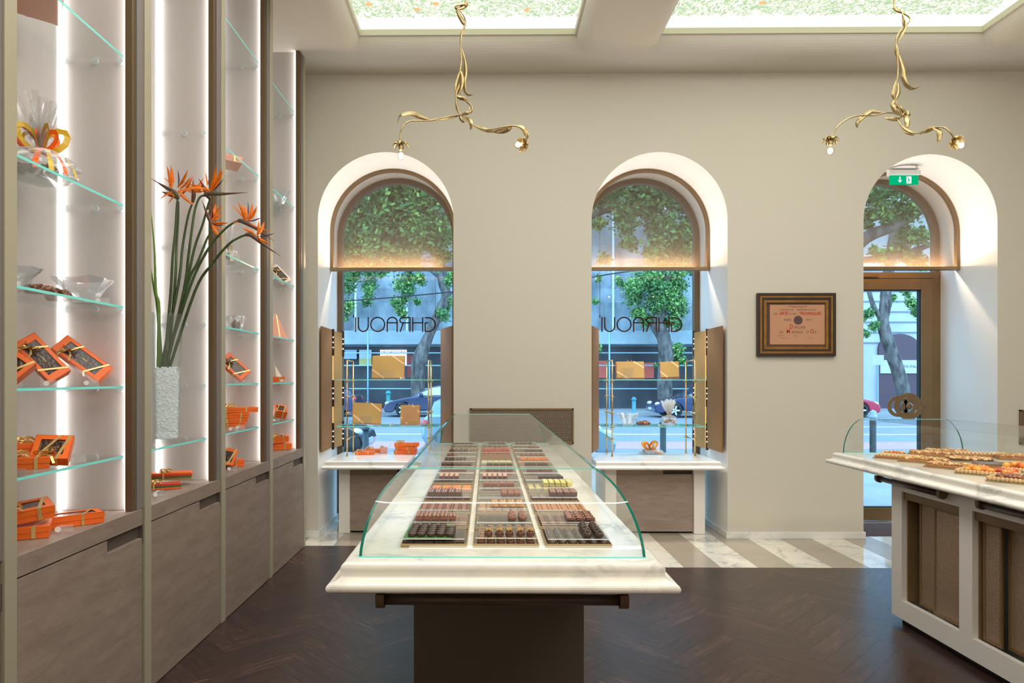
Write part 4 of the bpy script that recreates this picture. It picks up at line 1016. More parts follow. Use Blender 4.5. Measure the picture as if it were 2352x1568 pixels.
def canopy(x0, x1, y0, y1, parent, front_lean=0.17, hgt=0.227, inset=0.112, bar=True):
    """curved side glasses, flat top, leaning near glass and upright far glass"""
    NS = 14
    def arc(k):   # k 0..1 from the marble up: returns inset, height
        a = PI / 2 * k
        return inset * (1 - math.cos(a)) ** 1.0, hgt * math.sin(a) if False else hgt * (math.sin(a) * .62 + k * .38)
    prof = [arc(k / NS) for k in range(NS + 1)]
    lean = lambda h: front_lean * (h / hgt) ** 1.25
    tk = 0.008
    for sd in (0, 1):
        b = MB(); b.smooth = True
        P_o = []; 
        for ins, h in prof:
            xx = x0 + ins if sd == 0 else x1 - ins
            xi = xx + tk if sd == 0 else xx - tk
            P_o.append(((xx, y0 + lean(h), ZM + h), (xx, y1, ZM + h), (xi, y0 + lean(h), ZM + h), (xi, y1, ZM + h)))
        b.cur = 0
        for a, c in zip(P_o, P_o[1:]): b.quad(a[0], a[1], c[1], c[0]); 
        for a, c in zip(P_o, P_o[1:]): b.cur = 1; b.smooth = False; b.quad(a[0], a[2], c[2], c[0]); 
        for a, c in zip(P_o, P_o[1:]): b.quad(a[1], a[3], c[3], c[1])
        b.quad(P_o[-1][0], P_o[-1][1], P_o[-1][3], P_o[-1][2])
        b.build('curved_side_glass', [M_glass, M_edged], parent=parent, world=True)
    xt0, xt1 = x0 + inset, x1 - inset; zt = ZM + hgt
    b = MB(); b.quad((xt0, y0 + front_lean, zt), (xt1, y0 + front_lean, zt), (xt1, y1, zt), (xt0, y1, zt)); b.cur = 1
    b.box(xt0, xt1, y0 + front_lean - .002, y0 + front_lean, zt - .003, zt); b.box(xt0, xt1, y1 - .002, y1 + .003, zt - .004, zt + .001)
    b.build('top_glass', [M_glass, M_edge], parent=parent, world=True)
    for nm, yf in (('near_glass', lambda h: y0 + lean(h) + .002), ('far_glass', lambda h: y1 - .002)):
        b = MB(); vs_ = []
        for ins, h in prof: vs_ += [(x0 + ins + .002, yf(h), ZM + h + .0005), (x1 - ins - .002, yf(h), ZM + h + .0005)]
        b.smooth = True; b.add(vs_, [(2 * i, 2 * i + 1, 2 * i + 3, 2 * i + 2) for i in range(NS)]); b.smooth = False
        b.build(nm, [M_glass], parent=parent, world=True)
    if bar:
        k = 0.49; ins, h = arc(k)
        b = MB(); pts = []
        for q in range(25):
            u = -1 + 2 * q / 24
            pts.append((x0 + ins + (x1 - x0 - 2 * ins) * (u + 1) / 2, y0 + lean(h) - .002, ZM + h - (0.004 if abs(u) < .93 else 0.004 * (1 - (abs(u) - .93) / .07) )))
        b.tube(pts, .0016, 6); b.build('reflection_line', pbr('reflection_white', (.9, .9, .88), .2, emit=(1, .97, .92), es=.7), parent=parent, world=True)  # bright reflection on the near glass, drawn as a thin glowing tube
    b = MB()
    b.box(x0, x1, y0 - .001, y0 + .003, ZM + .0002, ZM + .003); b.box(x0, x1, y1 - .003, y1 + .001, ZM + .0002, ZM + .003)
    b.build('glass_seat', M_edge, parent=parent, world=True)
def bar_handle(parent, p0, p1, out, cut=0.02):
    """round timber bar between two dark metal lugs under the marble"""
    p0, p1 = Vector(p0), Vector(p1); d_ = (p1 - p0).normalized(); o_ = Vector(out)
    b = MB(); b.tube([p0, p1], .0155, 16); b.build('bar', M_darkwood, parent=parent, world=True)
    for e_, s_ in ((p0, -1), (p1, 1)):
        b = MB(); c = e_ + d_ * s_ * .010; n = 14; vs_ = []
        for k in range(n + 1):
            a = PI * k / n - PI / 2 * 0
            vs_.append((math.cos(a) * .022, -abs(math.sin(a)) * .024))
        vs_ = [(.022, .018), (-.022, .018)] + [(-math.cos(PI * k / n) * .022, -math.sin(PI * k / n) * .024) for k in range(n + 1)]
        sd = o_
        A = [c + d_ * .012 + sd * u + Vector((0, 0, v)) for u, v in vs_]; B = [c - d_ * .012 + sd * u + Vector((0, 0, v)) for u, v in vs_]; m_ = len(A)
        b.add(A + B, [tuple(range(m_)), tuple(range(2 * m_ - 1, m_ - 1, -1))] + [(k, (k + 1) % m_, (k + 1) % m_ + m_, k + m_) for k in range(m_)])
        b.tube([c - Vector((0, 0, 0)), c + Vector((0, 0, .04))], .009, 8)
        b.build('bracket', M_bronze_d, parent=parent, world=True)
CX0, CX1, CY0, CY1 = 0.042 - 0.399, 0.042 + 0.399, 1.90, 5.215
t = thing('display_counter', 'long marble topped display counter with curved glass canopy over chocolates', 'display counter', (0.042, (CY0 + CY1) / 2, 0))
mt_ = marble_top('marble_top', CX0 - .012, CX1 + .012, CY0 - .03, CY1 + .03, t)
b = MB(); b.box(0.042 - .302, 0.042 + .302, 2.42, CY1 - .3, 0.0, ZM - .076); b.build('pedestal', M_darkbody, parent=t, world=True, bevel=.003)
b = MB(); b.box(CX0 + .05, CX1 - .05, CY0 + .10, CY1 - .1, ZM - .090, ZM - .0745); b.build('underframe', M_darkbody, parent=t, world=True)
bar_handle(t, (-.290, 1.925, .826), (.374, 1.925, .826), (0, 1, 0))
canopy(CX0, CX1, CY0, CY1, t)
# pastry counter
RX0, RX1, RY0, RY1 = 2.372, 3.17, 1.30, 4.575
t = thing('display_counter', 'marble topped pastry counter with white base and bronze mesh doors', 'display counter', ((RX0 + RX1) / 2, (RY0 + RY1) / 2, 0))
marble_top('marble_top', RX0 - .012, RX1 + .012, RY0 - .03, RY1 + .03, t)
BX0, BX1, BY0, BY1, BZ = 2.427, 3.08, 1.45, 4.12, 0.04
ops = []
yo = 4.02
while yo - .485 > BY0 + .05: ops.append((yo - .485, yo)); yo -= .58
b = MB(); zA, zB = .148, .788
b.box(BX0, BX0 + .03, BY0, BY1, BZ, zA); b.box(BX0, BX0 + .03, BY0, BY1, zB, ZM - .076)
ycur = BY1
for (a, c) in ops: b.box(BX0, BX0 + .03, c, ycur, zA, zB); ycur = a
b.box(BX0, BX0 + .03, BY0, ycur, zA, zB)
b.build('front_frame', M_white, parent=t, world=True)
b = MB(); b.box(BX0 + .03, BX1, BY1 - .02, BY1, BZ, ZM - .076); b.box(BX1 - .02, BX1, BY0, BY1 - .02, BZ, ZM - .076); b.box(BX0 + .03, BX1 - .02, BY0, BY0 + .02, BZ, ZM - .076); b.box(BX0 + .03, BX1 - .02, BY0 + .02, BY1 - .02, BZ, BZ + .02)
b.build('carcass', M_white, parent=t, world=True)
b = MB(); b.box(BX0 + .04, BX1 - .04, BY0 + .04, BY1 - .04, 0, BZ); b.build('plinth', pbr('plinth_black', (.015, .012, .01), .6), parent=t, world=True)
for k_, (a, c) in enumerate(ops):
    mid = (a + c) / 2
    b = MB(); b.box(BX0 + .012, BX0 + .10, a, c, zB - .045, zB); b.box(BX0 + .03, BX0 + .10, a - .0, a + .012, zA, zB - .045); b.box(BX0 + .03, BX0 + .10, c - .012, c, zA, zB - .045)
    b.build('bronze_surround', M_bronze, parent=t, world=True)
    for (u0, u1, dx) in (((mid - .01, c - .075, .055), (a + .0, mid + .015, .038)) if k_ == 0 else ((mid + .1, c - .02, .038), (a, mid + .1, .070))):
        dr = MB(); f_ = .014; xx = BX0 + dx
        dr.box(xx, xx + .012, u0, u1, zA + .001, zA + .02); dr.box(xx, xx + .012, u0, u1, zB - .062, zB - .046); dr.box(xx, xx + .012, u0, u0 + f_, zA + .02, zB - .062); dr.box(xx, xx + .012, u1 - f_, u1, zA + .02, zB - .062)
        d0 = dr.build('sliding_door', M_bronze, parent=t, world=True, bevel=.0015)
        dr = MB(); dr.box(xx + .004, xx + .008, u0 + f_, u1 - f_, zA + .02, zB - .062)
        q = dr.build('door_mesh', M_grille, parent=d0, world=False)
        q.location = (0, 0, 0); 
        for v in q.data.vertices: v.co -= Vector(t.location)
bar_handle(t, (2.392, 4.18, .838), (2.392, 3.625, .838), (1, 0, 0)); bar_handle(t, (2.392, 3.32, .838), (2.392, 2.76, .838), (1, 0, 0))
canopy(RX0, RX1, RY0, RY1, t, bar=False)

# ================================================================== chocolates on trays
CH = {}
def chm(name, col, rough=.3, coat=.25, **k): return pbr('choc_' + name, col, rough, coat=coat, **k)
C_dark = chm('dark', (.060, .026, .018)); C_mid = chm('mid', (.12, .040, .022)); C_milk = chm('milk', (.26, .095, .05)); C_tan = chm('tan', (.40, .17, .065), .4, 0, bump=.4, bscale=80)
C_nut = chm('nut', (.62, .30, .07), .35, .3, var=.45, scale=70, bump=.8, bscale=90); C_orange = chm('orange', (.95, .23, .01), .25, .5); C_red = chm('red', (.70, .07, .015), .2, .6, var=.4, scale=60)
C_gold = pbr('foil_gold', (.86, .74, .22), .25, .55); C_ivory = chm('ivory', (.80, .72, .42), .4); C_pink = chm('pink', (.72, .36, .25), .4)
def k_round():
    b = MB(); b.lathe([(.0120, 0), (.0138, .002), (.0138, .009), (.0125, .0115), (.0001, .012)], 14, sx=1, sy=.85); return b, [C_dark]
def k_heart(): return k_round()
def k_walnut():
    b = MB(); b.lathe([(.0120, 0), (.0130, .002), (.0125, .010), (.0110, .012), (.0001, .0125)], 14)
    b.cur = 1; rr = random.Random(2)
    for q in range(10): a = q * .63; b.ball((.0062 * math.cos(a), .0056 * math.sin(a), .0155 + .002 * (q % 2)), .0042, 6, 4, (1, .8, .8))
    b.ball((0, 0, .016), .006, 8, 5, (1, .7, .8)); return b, [C_mid, C_nut]
def k_cluster(mat=None):
    b = MB(); rr = random.Random(3); b.lathe([(.012, 0), (.0138, .004), (.0125, .012), (.0001, .016)], 12)
    for q in range(16): a = rr.uniform(0, 6.3); k = rr.random(); b.ball((.0098 * k * math.cos(a), .0098 * k * math.sin(a), .010 + .009 * (1 - k * k) * rr.uniform(.6, 1)), .0042, 6, 4)
    return b, [mat or C_dark]
def k_milkcluster(): return k_cluster(C_milk)
def k_balls():
    b = MB(); b.box(-.012, .012, -.012, .012, 0, .010)
    for x in (-.006, .006):
        for y in (-.006, .006): b.ball((x, y, .013), .0062, 8, 5)
    return b, [C_milk]
def k_nutslab():
    b = MB(); b.box(-.014, .014, -.016, .016, 0, .007); rr = random.Random(8); b.cur = 1
    for q in range(14): b.ball((rr.uniform(-.011, .011), rr.uniform(-.013, .013), .0085), .0048, 6, 4, (1, 1, .8))
    return b, [C_mid, C_milk]
def k_square(m=C_mid, w=.0118, h=.016):
    b = MB(); b.box(-w, w, -w, w, 0, h); b.cur = 1
    for q in (-.5, .5): b.box(-w * .9, w * .9, w * (q - .12), w * (q + .12), h, h + .0012)
    return b, [m, C_pink]
def k_flat(): 
    b = MB(); b.box(-.0135, .0135, -.0135, .0135, 0, .009); return b, [C_milk]
def k_flatdark():
    b = MB(); b.box(-.0135, .0135, -.0115, .0115, 0, .010); b.box(-.010, .010, -.0005, .0005, .010, .0108); return b, [C_dark]
def k_bar():
    b = MB(); b.box(-.010, .010, -.024, .024, 0, .012); b.cur = 1; b.box(-.0085, .0085, -.022, .022, .012, .014); return b, [C_mid, C_pink]
def k_milkbar():
    b = MB(); b.box(-.0155, .0155, -.014, .014, 0, .014); b.box(-.013, .013, -.0115, .0115, .014, .0152); return b, [C_milk]
def k_orange():
    b = MB(); b.box(-.018, .018, -.014, .014, 0, .010)
    for q in (-.010, 0, .010): b.tube([(q, -.013, .010), (q, .013, .010)], .0022, 6)
    return b, [C_orange]
def k_red():
    b = MB(); b.box(-.011, .011, -.011, .011, 0, .015); b.ball((0, 0, .0155), .007, 7, 4, (1, 1, .4)); return b, [C_red]
def k_goldcube():
    b = MB(); b.box(-.0105, .0105, -.0105, .0105, 0, .019); return b, [C_gold]
def k_almond():
    b = MB(); b.ball((0, 0, .0078), .0078, 10, 7, (1.15, 2.2, 1)); return b, [C_dark]
def k_dome(m=C_milk):
    b = MB(); b.lathe([(.012, 0), (.0145, .001), (.0135, .008), (.009, .014), (.0001, .0165)], 14); return b, [m]
def k_domedark(): return k_dome(C_dark)
def k_slabbig():
    b = MB(); b.box(-.030, .030, -.020, .020, 0, .014); 
    for q in (-.018, -.006, .006, .018): b.box(q - .002, q + .002, -.019, .019, .014, .0155)
    return b, [C_dark]
def k_slabmilk():
    b = MB(); b.box(-.030, .030, -.020, .020, 0, .014); b.box(-.026, .026, -.017, .017, .014, .0152); return b, [C_milk]
def k_ivory():
    b = MB(); b.box(-.016, .016, -.012, .012, 0, .008); return b, [C_ivory]
def k_drizzle():
    b = MB(); b.box(-.0155, .0155, -.013, .013, 0, .013); b.cur = 1
    for q in range(5): b.box(-.0155 + q * .0066, -.0135 + q * .0066, -.0125, .0125, .013, .0138)
    return b, [C_dark, C_ivory]
def k_flake():
    b = MB(); rr = random.Random(5)
    for q in range(7): b.T = Matrix.Translation((rr.uniform(-.005, .005), rr.uniform(-.005, .005), .003 + q * .0018)) @ Matrix.Rotation(rr.uniform(0, 3), 4, 'Z') @ Matrix.Rotation(rr.uniform(-.35, .35), 4, 'X'); b.box(-.011, .011, -.008, .008, -.001, .001)
    b.T = Matrix.Translation((0, 0, .0035)); b.box(-.011, .011, -.010, .010, -.0035, .003); b.T = None
    return b, [C_mid]
def k_tan():
    b = MB(); b.box(-.0165, .0165, -.013, .013, 0, .008); rr = random.Random(6)
    for q in range(9): b.ball((-.014 + q % 3 * .014, -.010 + q // 3 * .010, .0095), .005, 6, 4, (1.5, .9, .6))
    return b, [C_tan]
def k_twist():
    b = MB(); b.box(-.012, .012, -.010, .010, 0, .008)
    for q in range(4): b.tube([(-.010 + q * .005, -.010, .009), (-.006 + q * .005, .010, .011)], .0045, 7)
    return b, [C_milk]
def k_goldnut():
    b = MB(); b.box(-.014, .014, -.013, .013, 0, .008); rr = random.Random(4)
    for q in range(12): b.ball((rr.uniform(-.011, .011), rr.uniform(-.010, .010), .010), .0055, 6, 4)
    return b, [C_nut]
def k_dots():
    b = MB(); w = .0125; b.box(-w, w, -w, w, 0, .0165); b.cur = 1
    for x in (-.006, .004):
        for y in (-.006, .004): b.ball((x, y, .0165), .0026, 6, 4, (1, 1, .6))
    return b, [C_mid, C_pink]
KIND = {  # builder, half pitch x, half pitch y, name, description
 'round': (k_round, .0285, .030, 'oval_bonbon', 'dark oval bonbon'), 'walnut': (k_walnut, .0315, .034, 'walnut_bonbon', 'dark bonbon crowned with a golden walnut'),
 'cluster': (k_cluster, .0330, .031, 'rocher_bonbon', 'knobbly dark rocher bonbon'), 'balls': (k_balls, .0275, .027, 'beaded_praline', 'milk praline topped with four beads'),
 'nutslab': (k_nutslab, .0320, .035, 'nut_praline', 'milk praline slab covered in nuts'), 'square': (k_square, .0265, .027, 'square_praline', 'brown square praline with pink lines'),
 'flat': (k_flat, .0285, .029, 'flat_praline', 'flat square milk praline'), 'flatdark': (k_flatdark, .0295, .026, 'dark_square', 'dark grooved chocolate square'),
 'bar': (k_bar, .0245, .052, 'ridged_bar', 'ridged dark bar with pink top'), 'milkbar': (k_milkbar, .0345, .033, 'milk_block', 'smooth milk chocolate block'),
 'orange': (k_orange, .0390, .031, 'orange_jelly', 'bright orange jelly slab'), 'red': (k_red, .0250, .026, 'red_jelly', 'glossy red orange jelly cube'),
 'gold': (k_goldcube, .0255, .027, 'foil_cube', 'cube wrapped in yellow gold foil'), 'almond': (k_almond, .0210, .037, 'coated_almond', 'dark glossy coated almond'),
 'dome': (k_dome, .0310, .031, 'milk_dome', 'domed milk bonbon'), 'domedark': (k_domedark, .0310, .031, 'dark_dome', 'domed dark bonbon'),
 'slabbig': (k_slabbig, .0660, .045, 'dark_slab', 'large dark grooved slab'), 'slabmilk': (k_slabmilk, .0660, .045, 'milk_slab', 'large milk chocolate slab'),
 'ivory': (k_ivory, .0350, .027, 'ivory_slab', 'ivory white chocolate slab'), 'drizzle': (k_drizzle, .0350, .030, 'drizzled_praline', 'dark praline with white drizzle'),
 'flake': (k_flake, .0270, .027, 'flake_bark', 'rough dark bark chocolate'), 'tan': (k_tan, .0355, .029, 'almond_slice', 'caramel coloured almond slice'),
 'twist': (k_twist, .0265, .024, 'twisted_praline', 'twisted milk praline'), 'goldnut': (k_goldnut, .0310, .029, 'golden_nut_bite', 'golden caramel nut bite'), 'dots': (k_dots, .0275, .028, 'dotted_praline', 'brown praline dotted in pink'),
 'pink': (k_flat, .0285, .029, 'flat_praline', 'flat milk praline'),
}
PROTO = {}
def choc(kind, p, rz, label, group):
    fn, hx, hy, nm, ds = KIND[kind]
    if kind not in PROTO:
        b, mats = fn(); b.keep = True
        o = b.build(nm, mats); bv = o.modifiers.new('edge', 'BEVEL'); bv.width = .0016; bv.segments = 2; bv.limit_method = 'ANGLE'; bv.angle_limit = .7
        PROTO[kind] = o
    else:
        o = PROTO[kind].copy(); COL.objects.link(o)
    o.location = p; o.rotation_euler = (0, 0, rz)
    tag(o, label, 'chocolate', group)
    return o
COLX = [(-.255, -.059), (-.040, .153), (.171, .372)]; TY0, TP, TD = 2.015, .2365, .215
COLN = ['left', 'middle', 'right']
ORD = ['front', 'second', 'third', 'fourth', 'fifth', 'sixth', 'seventh', 'eighth', 'ninth', 'tenth', 'eleventh', 'twelfth', 'thirteenth']
# per tray: sheet?, upper (kind, columns, rows, x start fraction), lower (kind, cols, rows)
SPEC = [
 [ (1, ('round', 5, 5, .03), ('flatdark', 6, 1)), (1, ('balls', 5, 3, .03), ('flat', 6, 1)), (0, None, ('nutslab', 6, 5)), (1, ('dots', 5, 4, .03), ('dots', 6, 1)), (0, None, ('orange', 4, 4)), (1, ('bar', 4, 2, .08), ('flatdark', 6, 1)),
   (1, ('twist', 5, 2, .05), ('flat', 6, 1)), (1, ('flake', 6, 2, .0), ('flake', 6, 1)), (1, ('almond', 6, 2, .0), ('flatdark', 6, 1)), (1, ('dome', 2, 2, .0), ('flat', 6, 1)), (1, ('domedark', 4, 2, .0), ('flatdark', 5, 1)), (0, None, ('flat', 6, 4)), (1, ('flatdark', 5, 2, .0), ('flatdark', 5, 1)) ],
 [ (1, ('walnut', 5, 1, .10), ('walnut', 6, 1)), (1, ('cluster2', 3, 3, .50), ('flatdark', 6, 1)), (1, ('goldnut', 4, 3, .22), ('goldnut', 6, 1)), (1, ('twist', 4, 5, .45), ('flatdark', 6, 1)), (1, ('milkbar', 4, 2, .06), ('flatdark', 5, 1)), (1, ('bar', 5, 2, .03), ('flatdark', 6, 1)),
   (1, ('milkbar', 5, 1, .12), ('flat', 6, 1)), (1, ('drizzle', 4, 2, .14), ('ivory', 5, 1)), (0, None, ('ivory', 5, 5)), (0, None, ('flat', 5, 4)), (1, ('red', 7, 3, .02), ('red', 6, 1)), (0, None, ('flake', 6, 3)), (1, ('domedark', 4, 2, .2), ('flatdark', 5, 1)) ],
 [ (1, ('cluster', 3, 5, .52), ('domedark', 6, 1)), (1, ('nutslab', 3, 4, .42), ('nutslab', 6, 1)), (0, None, ('tan', 5, 5)), (1, ('dots', 4, 4, .36), ('dots', 6, 1)), (1, ('gold', 5, 4, .32), ('gold', 6, 2)), (1, ('flatdark', 5, 2, .30), ('flatdark', 6, 1)),
   (1, ('slabmilk', 2, 2, .1), ('flatdark', 5, 1)), (1, ('slabbig', 2, 1, .1), ('flat', 5, 1)), (1, ('orange', 4, 3, .06), ('orange', 4, 1)), (1, ('dome', 5, 2, .1), ('flat', 5, 1)), (1, ('flatdark', 5, 2, .3), ('flatdark', 5, 1)), (1, ('dome', 2, 2, .5), ('domedark', 5, 1)), (1, ('domedark', 4, 2, .1), ('flat', 5, 1)) ],
]
KIND['cluster2'] = (k_milkcluster, .0350, .032, 'milk_rocher', 'knobbly milk rocher bonbon')
M_tray = pbr('tray_bronze', (.42, .30, .14), .35, .6); M_trayin = pbr('tray_dark', (.20, .15, .10), .4)
tray_mesh = None
for ci in range(3):
    x0, x1 = COLX[ci]; wx = x1 - x0; xm = (x0 + x1) / 2
    for ri in range(13):
        y0 = TY0 + TP * ri; z = ZM + .0006
        where = '%s row, %s tray column' % (ORD[ri], COLN[ci])
        t = thing('chocolate_tray', 'shallow bronze tray in the %s row of the %s column' % (ORD[ri], COLN[ci]), 'tray', (xm, y0 + TD / 2, z), group='bronze trays under the curved glass')
        if tray_mesh is None:
            b = MB(); hw, hd = .098, TD / 2; tkx = .003
            b.box(-hw, hw, -hd, hd, 0, .003); b.box(-hw, hw, -hd, -hd + tkx, .003, .010); b.box(-hw, hw, hd - tkx, hd, .003, .010); b.box(-hw, -hw + tkx, -hd + tkx, hd - tkx, .003, .010); b.box(hw - tkx, hw, -hd + tkx, hd - tkx, .003, .010)
            o = b.build('tray_body', M_tray, parent=t, bevel=.001); tray_mesh = o
            b = MB(); b.box(-hw + .004, hw - .004, -hd + .004, hd - .004, .003, .0036); o2 = b.build('tray_liner', M_trayin, parent=t); tray_mesh2 = o2
        else:
            for src in (tray_mesh, tray_mesh2): c = src.copy(); COL.objects.link(c); c.parent = t
        sheet, up, low = SPEC[ci][ri]
        zl = z + .0038
        def fill(kind, nc, nr, xs, z_, layer, full):
            fn, hx, hy, nm, ds = KIND[kind]
            g = '%ss, %s of the %s' % (ds, layer, where)
            lab = '%s, %s, %s' % (ds, layer, where)
            rr = random.Random(ci * 100 + ri)
            for j in range(nr):
                for i in range(nc):
                    if layer == 'upper layer' and j == nr - 1 and nr > 2 and i == nc - 1 and ci == 0: continue
                    px_ = x0 + .010 + xs * wx + hx * (i + .5) + rr.uniform(-.001, .001)
                    if full: px_ = x0 + .008 + (wx - .016) * (i + .5) / nc
                    py_ = y0 + .008 + hy * (j + .5) + rr.uniform(-.001, .001) + (.006 if not full else .001)
                    if px_ > x1 - hx * .42: continue
                    if py_ > y0 + TD - hy * .45: continue
                    choc(kind, (px_, py_, z_), rr.uniform(-.06, .06) + (rr.uniform(-.8, .8) if kind in ('cluster', 'cluster2', 'flake', 'walnut') else 0), lab, g)
        lk, lc, lr = low
        hmax = {'walnut': .023, 'gold': .021, 'red': .020, 'nutslab': .015, 'dots': .020, 'domedark': .018}.get(lk, .0165)
        fill(lk, lc, (lr if not sheet else (6 if ri < 3 else 4 if ri < 7 else 2)), 0, zl, 'lower layer' if sheet else 'single layer', True)
        if sheet:
            zs_ = zl + max(.021, hmax + .001)
            s_ = thing('acrylic_sheet', 'clear acrylic sheet carrying chocolates, %s' % where, 'acrylic sheet', (xm, y0 + TD / 2, z), group='clear acrylic sheets over the trays')
            b = MB(); hw, hd = .091, TD / 2 - .002; b.box(-hw, hw, -hd, hd, zs_ - z - .0022, zs_ - z); b.mi = [0, 0, 1, 1, 1, 1]
            b.build('sheet', [M_acryl, pbr('acrylic_edge', (.75, .74, .66), .2, emit=(.9, .88, .78), es=.25)], parent=s_)
            b = MB()
            for sx_ in (-1, 1):
                for sy_ in (1,): b.box(sx_ * hw - .001, sx_ * hw + .001, hd - .02, hd, .011, zs_ - z - .0023)
            b.build('side_support', M_acryl, parent=s_)
            if ci == 0 and ri == 0:
                b = MB(); b.quad((x0 + .006, y0 + .006, zs_ + .0004), (x0 + .150, y0 + .006, zs_ + .0004), (x0 + .150, y0 + .2, zs_ + .0004), (x0 + .006, y0 + .2, zs_ + .0004))
                tag(b.build('green_paper', pbr('paper_green', (.08, .22, .07), .6)), 'green paper under the dark oval bonbons on the front tray', 'paper')
            k_, nc, nr, xs_ = up
            fill(k_, nc, nr, xs_, zs_ + .0008, 'upper layer', False)
# ================================================================== pastries on the second counter
def tart(label, cx_, cy_, L, W, rz, top, seed, h=.022, crust=True, shape='box', base=None, lip=0):
    rr = random.Random(seed); t = thing('nut_tart', label, 'pastry', (cx_, cy_, ZM + .0006), (0, 0, rz))
    b = MB(); b.cbox(0, 0, .003, L, W, .006); b.build('board', M_tray, parent=t, bevel=.001)
    b = MB()
    if shape == 'round': b.lathe([(W * .44, .006), (W * .48, .010), (W * .48, .012), (.0001, .0125)], 24, sx=L / W)
    else: b.cbox(0, 0, .006 + h * .3, L * .93, W * .93, h * .6)
    b.build('pastry_base', base or C_tan, parent=t, bevel=.002)
    kind, r_, n = top
    b = MB(); mats = {'nuts': [C_nut, C_tan, pbr('nut_pale', (.80, .55, .28), .4)], 'fruit': [C_orange, C_red, chm('apricot', (.90, .35, .02), .2, .6)], 'bars': [pbr('pastry_pale', (.80, .62, .36), .5), C_tan, C_tan], 'dark': [C_mid, C_dark, C_mid],
            'pecan': [chm('pecan', (.25, .07, .03), .3), C_tan, chm('pecan', (0, 0, 0))], 'mixed': [C_nut, C_red, pbr('nut_pale', (0, 0, 0))]}[kind]
    if kind == 'bars':
        nb = int(L / .022)
        for i in range(nb):
            for j in range(3):
                b.cur = 0; b.cbox(-L * .45 + .011 + i * (L * .9 / nb), -W * .3 + j * W * .3, h * .75 + .006, .013, W * .24, h * .5)
    elif kind == 'dark': b.cbox(0, 0, h * .62 + .006, L * .94, W * .94, .004)
    else:
        for q in range(n):
            if shape == 'round':
                a = rr.uniform(0, 6.3); k = math.sqrt(rr.random()) * .44; u, v = L * k * math.cos(a), W * k * math.sin(a); zb = .012
            else: u, v = rr.uniform(-L * .44, L * .44), rr.uniform(-W * .44, W * .44); zb = .006 + h * .6
            b.cur = rr.choice([0, 0, 1, 2]); b.ball((u, v, zb + r_ * .5), r_ * rr.uniform(.75, 1.1), 7, 5, (rr.uniform(.8, 1.3), rr.uniform(.8, 1.2), .8))
    b.build('topping', mats, parent=t, bevel=.001 if kind in ('bars',) else 0)
    if crust and kind in ('fruit', 'pecan'):
        b = MB(); n_ = int(L / .018)
        for i in range(n_):
            for sy_ in (-1, 1): b.ball((-L * .46 + (i + .5) * L * .92 / n_, sy_ * W * .46, .006 + h * .45), .011, 7, 5, (1, .8, 1))
        for i in range(int(W / .018)):
            for sx_ in (-1, 1): b.ball((sx_ * L * .47, -W * .44 + (i + .5) * W * .88 / int(W / .018), .006 + h * .45), .011, 7, 5, (.8, 1, 1))
        b.build('crust', pbr('crust_tan', (.62, .40, .20), .6, bump=.4), parent=t)
    return t
def fz(x, y): return onz(x, y, ZM)
def tp(x, y): q = fz(x, y); return q.x, q.y
for (lab, x, y, L, W, rz, top, sd, kw) in [
  ('pale tart with row of almond bars at the far end of the pastry counter', 2066, 1054, .26, .13, -.85, ('bars', .01, 0), 1, {}),
  ('red fruit tart behind the pale almond bars', 2052, 1047, .12, .12, -.8, ('mixed', .010, 60), 2, {}),
  ('caramel nut tart before the round nut tarts', 2125, 1062, .26, .14, -.8, ('nuts', .010, 130), 3, {}),
  ('golden nut tart beside the window end of the pastry counter', 2140, 1047, .26, .15, -.5, ('nuts', .011, 150), 4, {}),
  ('round nut tart on a dark base in the middle of the pastry counter', 2225, 1058, .26, .20, -.4, ('nuts', .011, 120), 5, dict(shape='round', base=C_dark)),
  ('long pale tart under the far curved glass', 2250, 1048, .30, .12, -.45, ('bars', .01, 0), 6, {}),
  ('nut and berry tart behind the round one', 2178, 1042, .26, .13, -.4, ('mixed', .010, 120), 7, {}),
  ('dark chocolate tart slab with a smooth top', 2300, 1073, .26, .17, -.35, ('dark', .01, 0), 8, {}),
  ('pale brown tart with scattered dark pieces beside the curved glass', 2195, 1076, .27, .15, -.95, ('nuts', .009, 120), 9, {}),
  ('tart piled with glossy apricots nearest the counter edge', 2268, 1090, .25, .16, -.9, ('fruit', .017, 34), 10, {}),
  ('yellow crusted nut tart cut by the picture edge', 2335, 1055, .22, .16, -.4, ('nuts', .010, 110), 11, {}),
  ('pecan tart with scalloped crust at the near end', 2345, 1108, .24, .17, -.9, ('pecan', .014, 44), 12, {}),
  ('tart heaped with whole candied oranges', 2362, 1084, .20, .16, -.9, ('fruit', .024, 16), 13, {})]:
    q = tp(x, y); tart(lab, q[0], q[1], L, W, rz, top, sd, **kw)
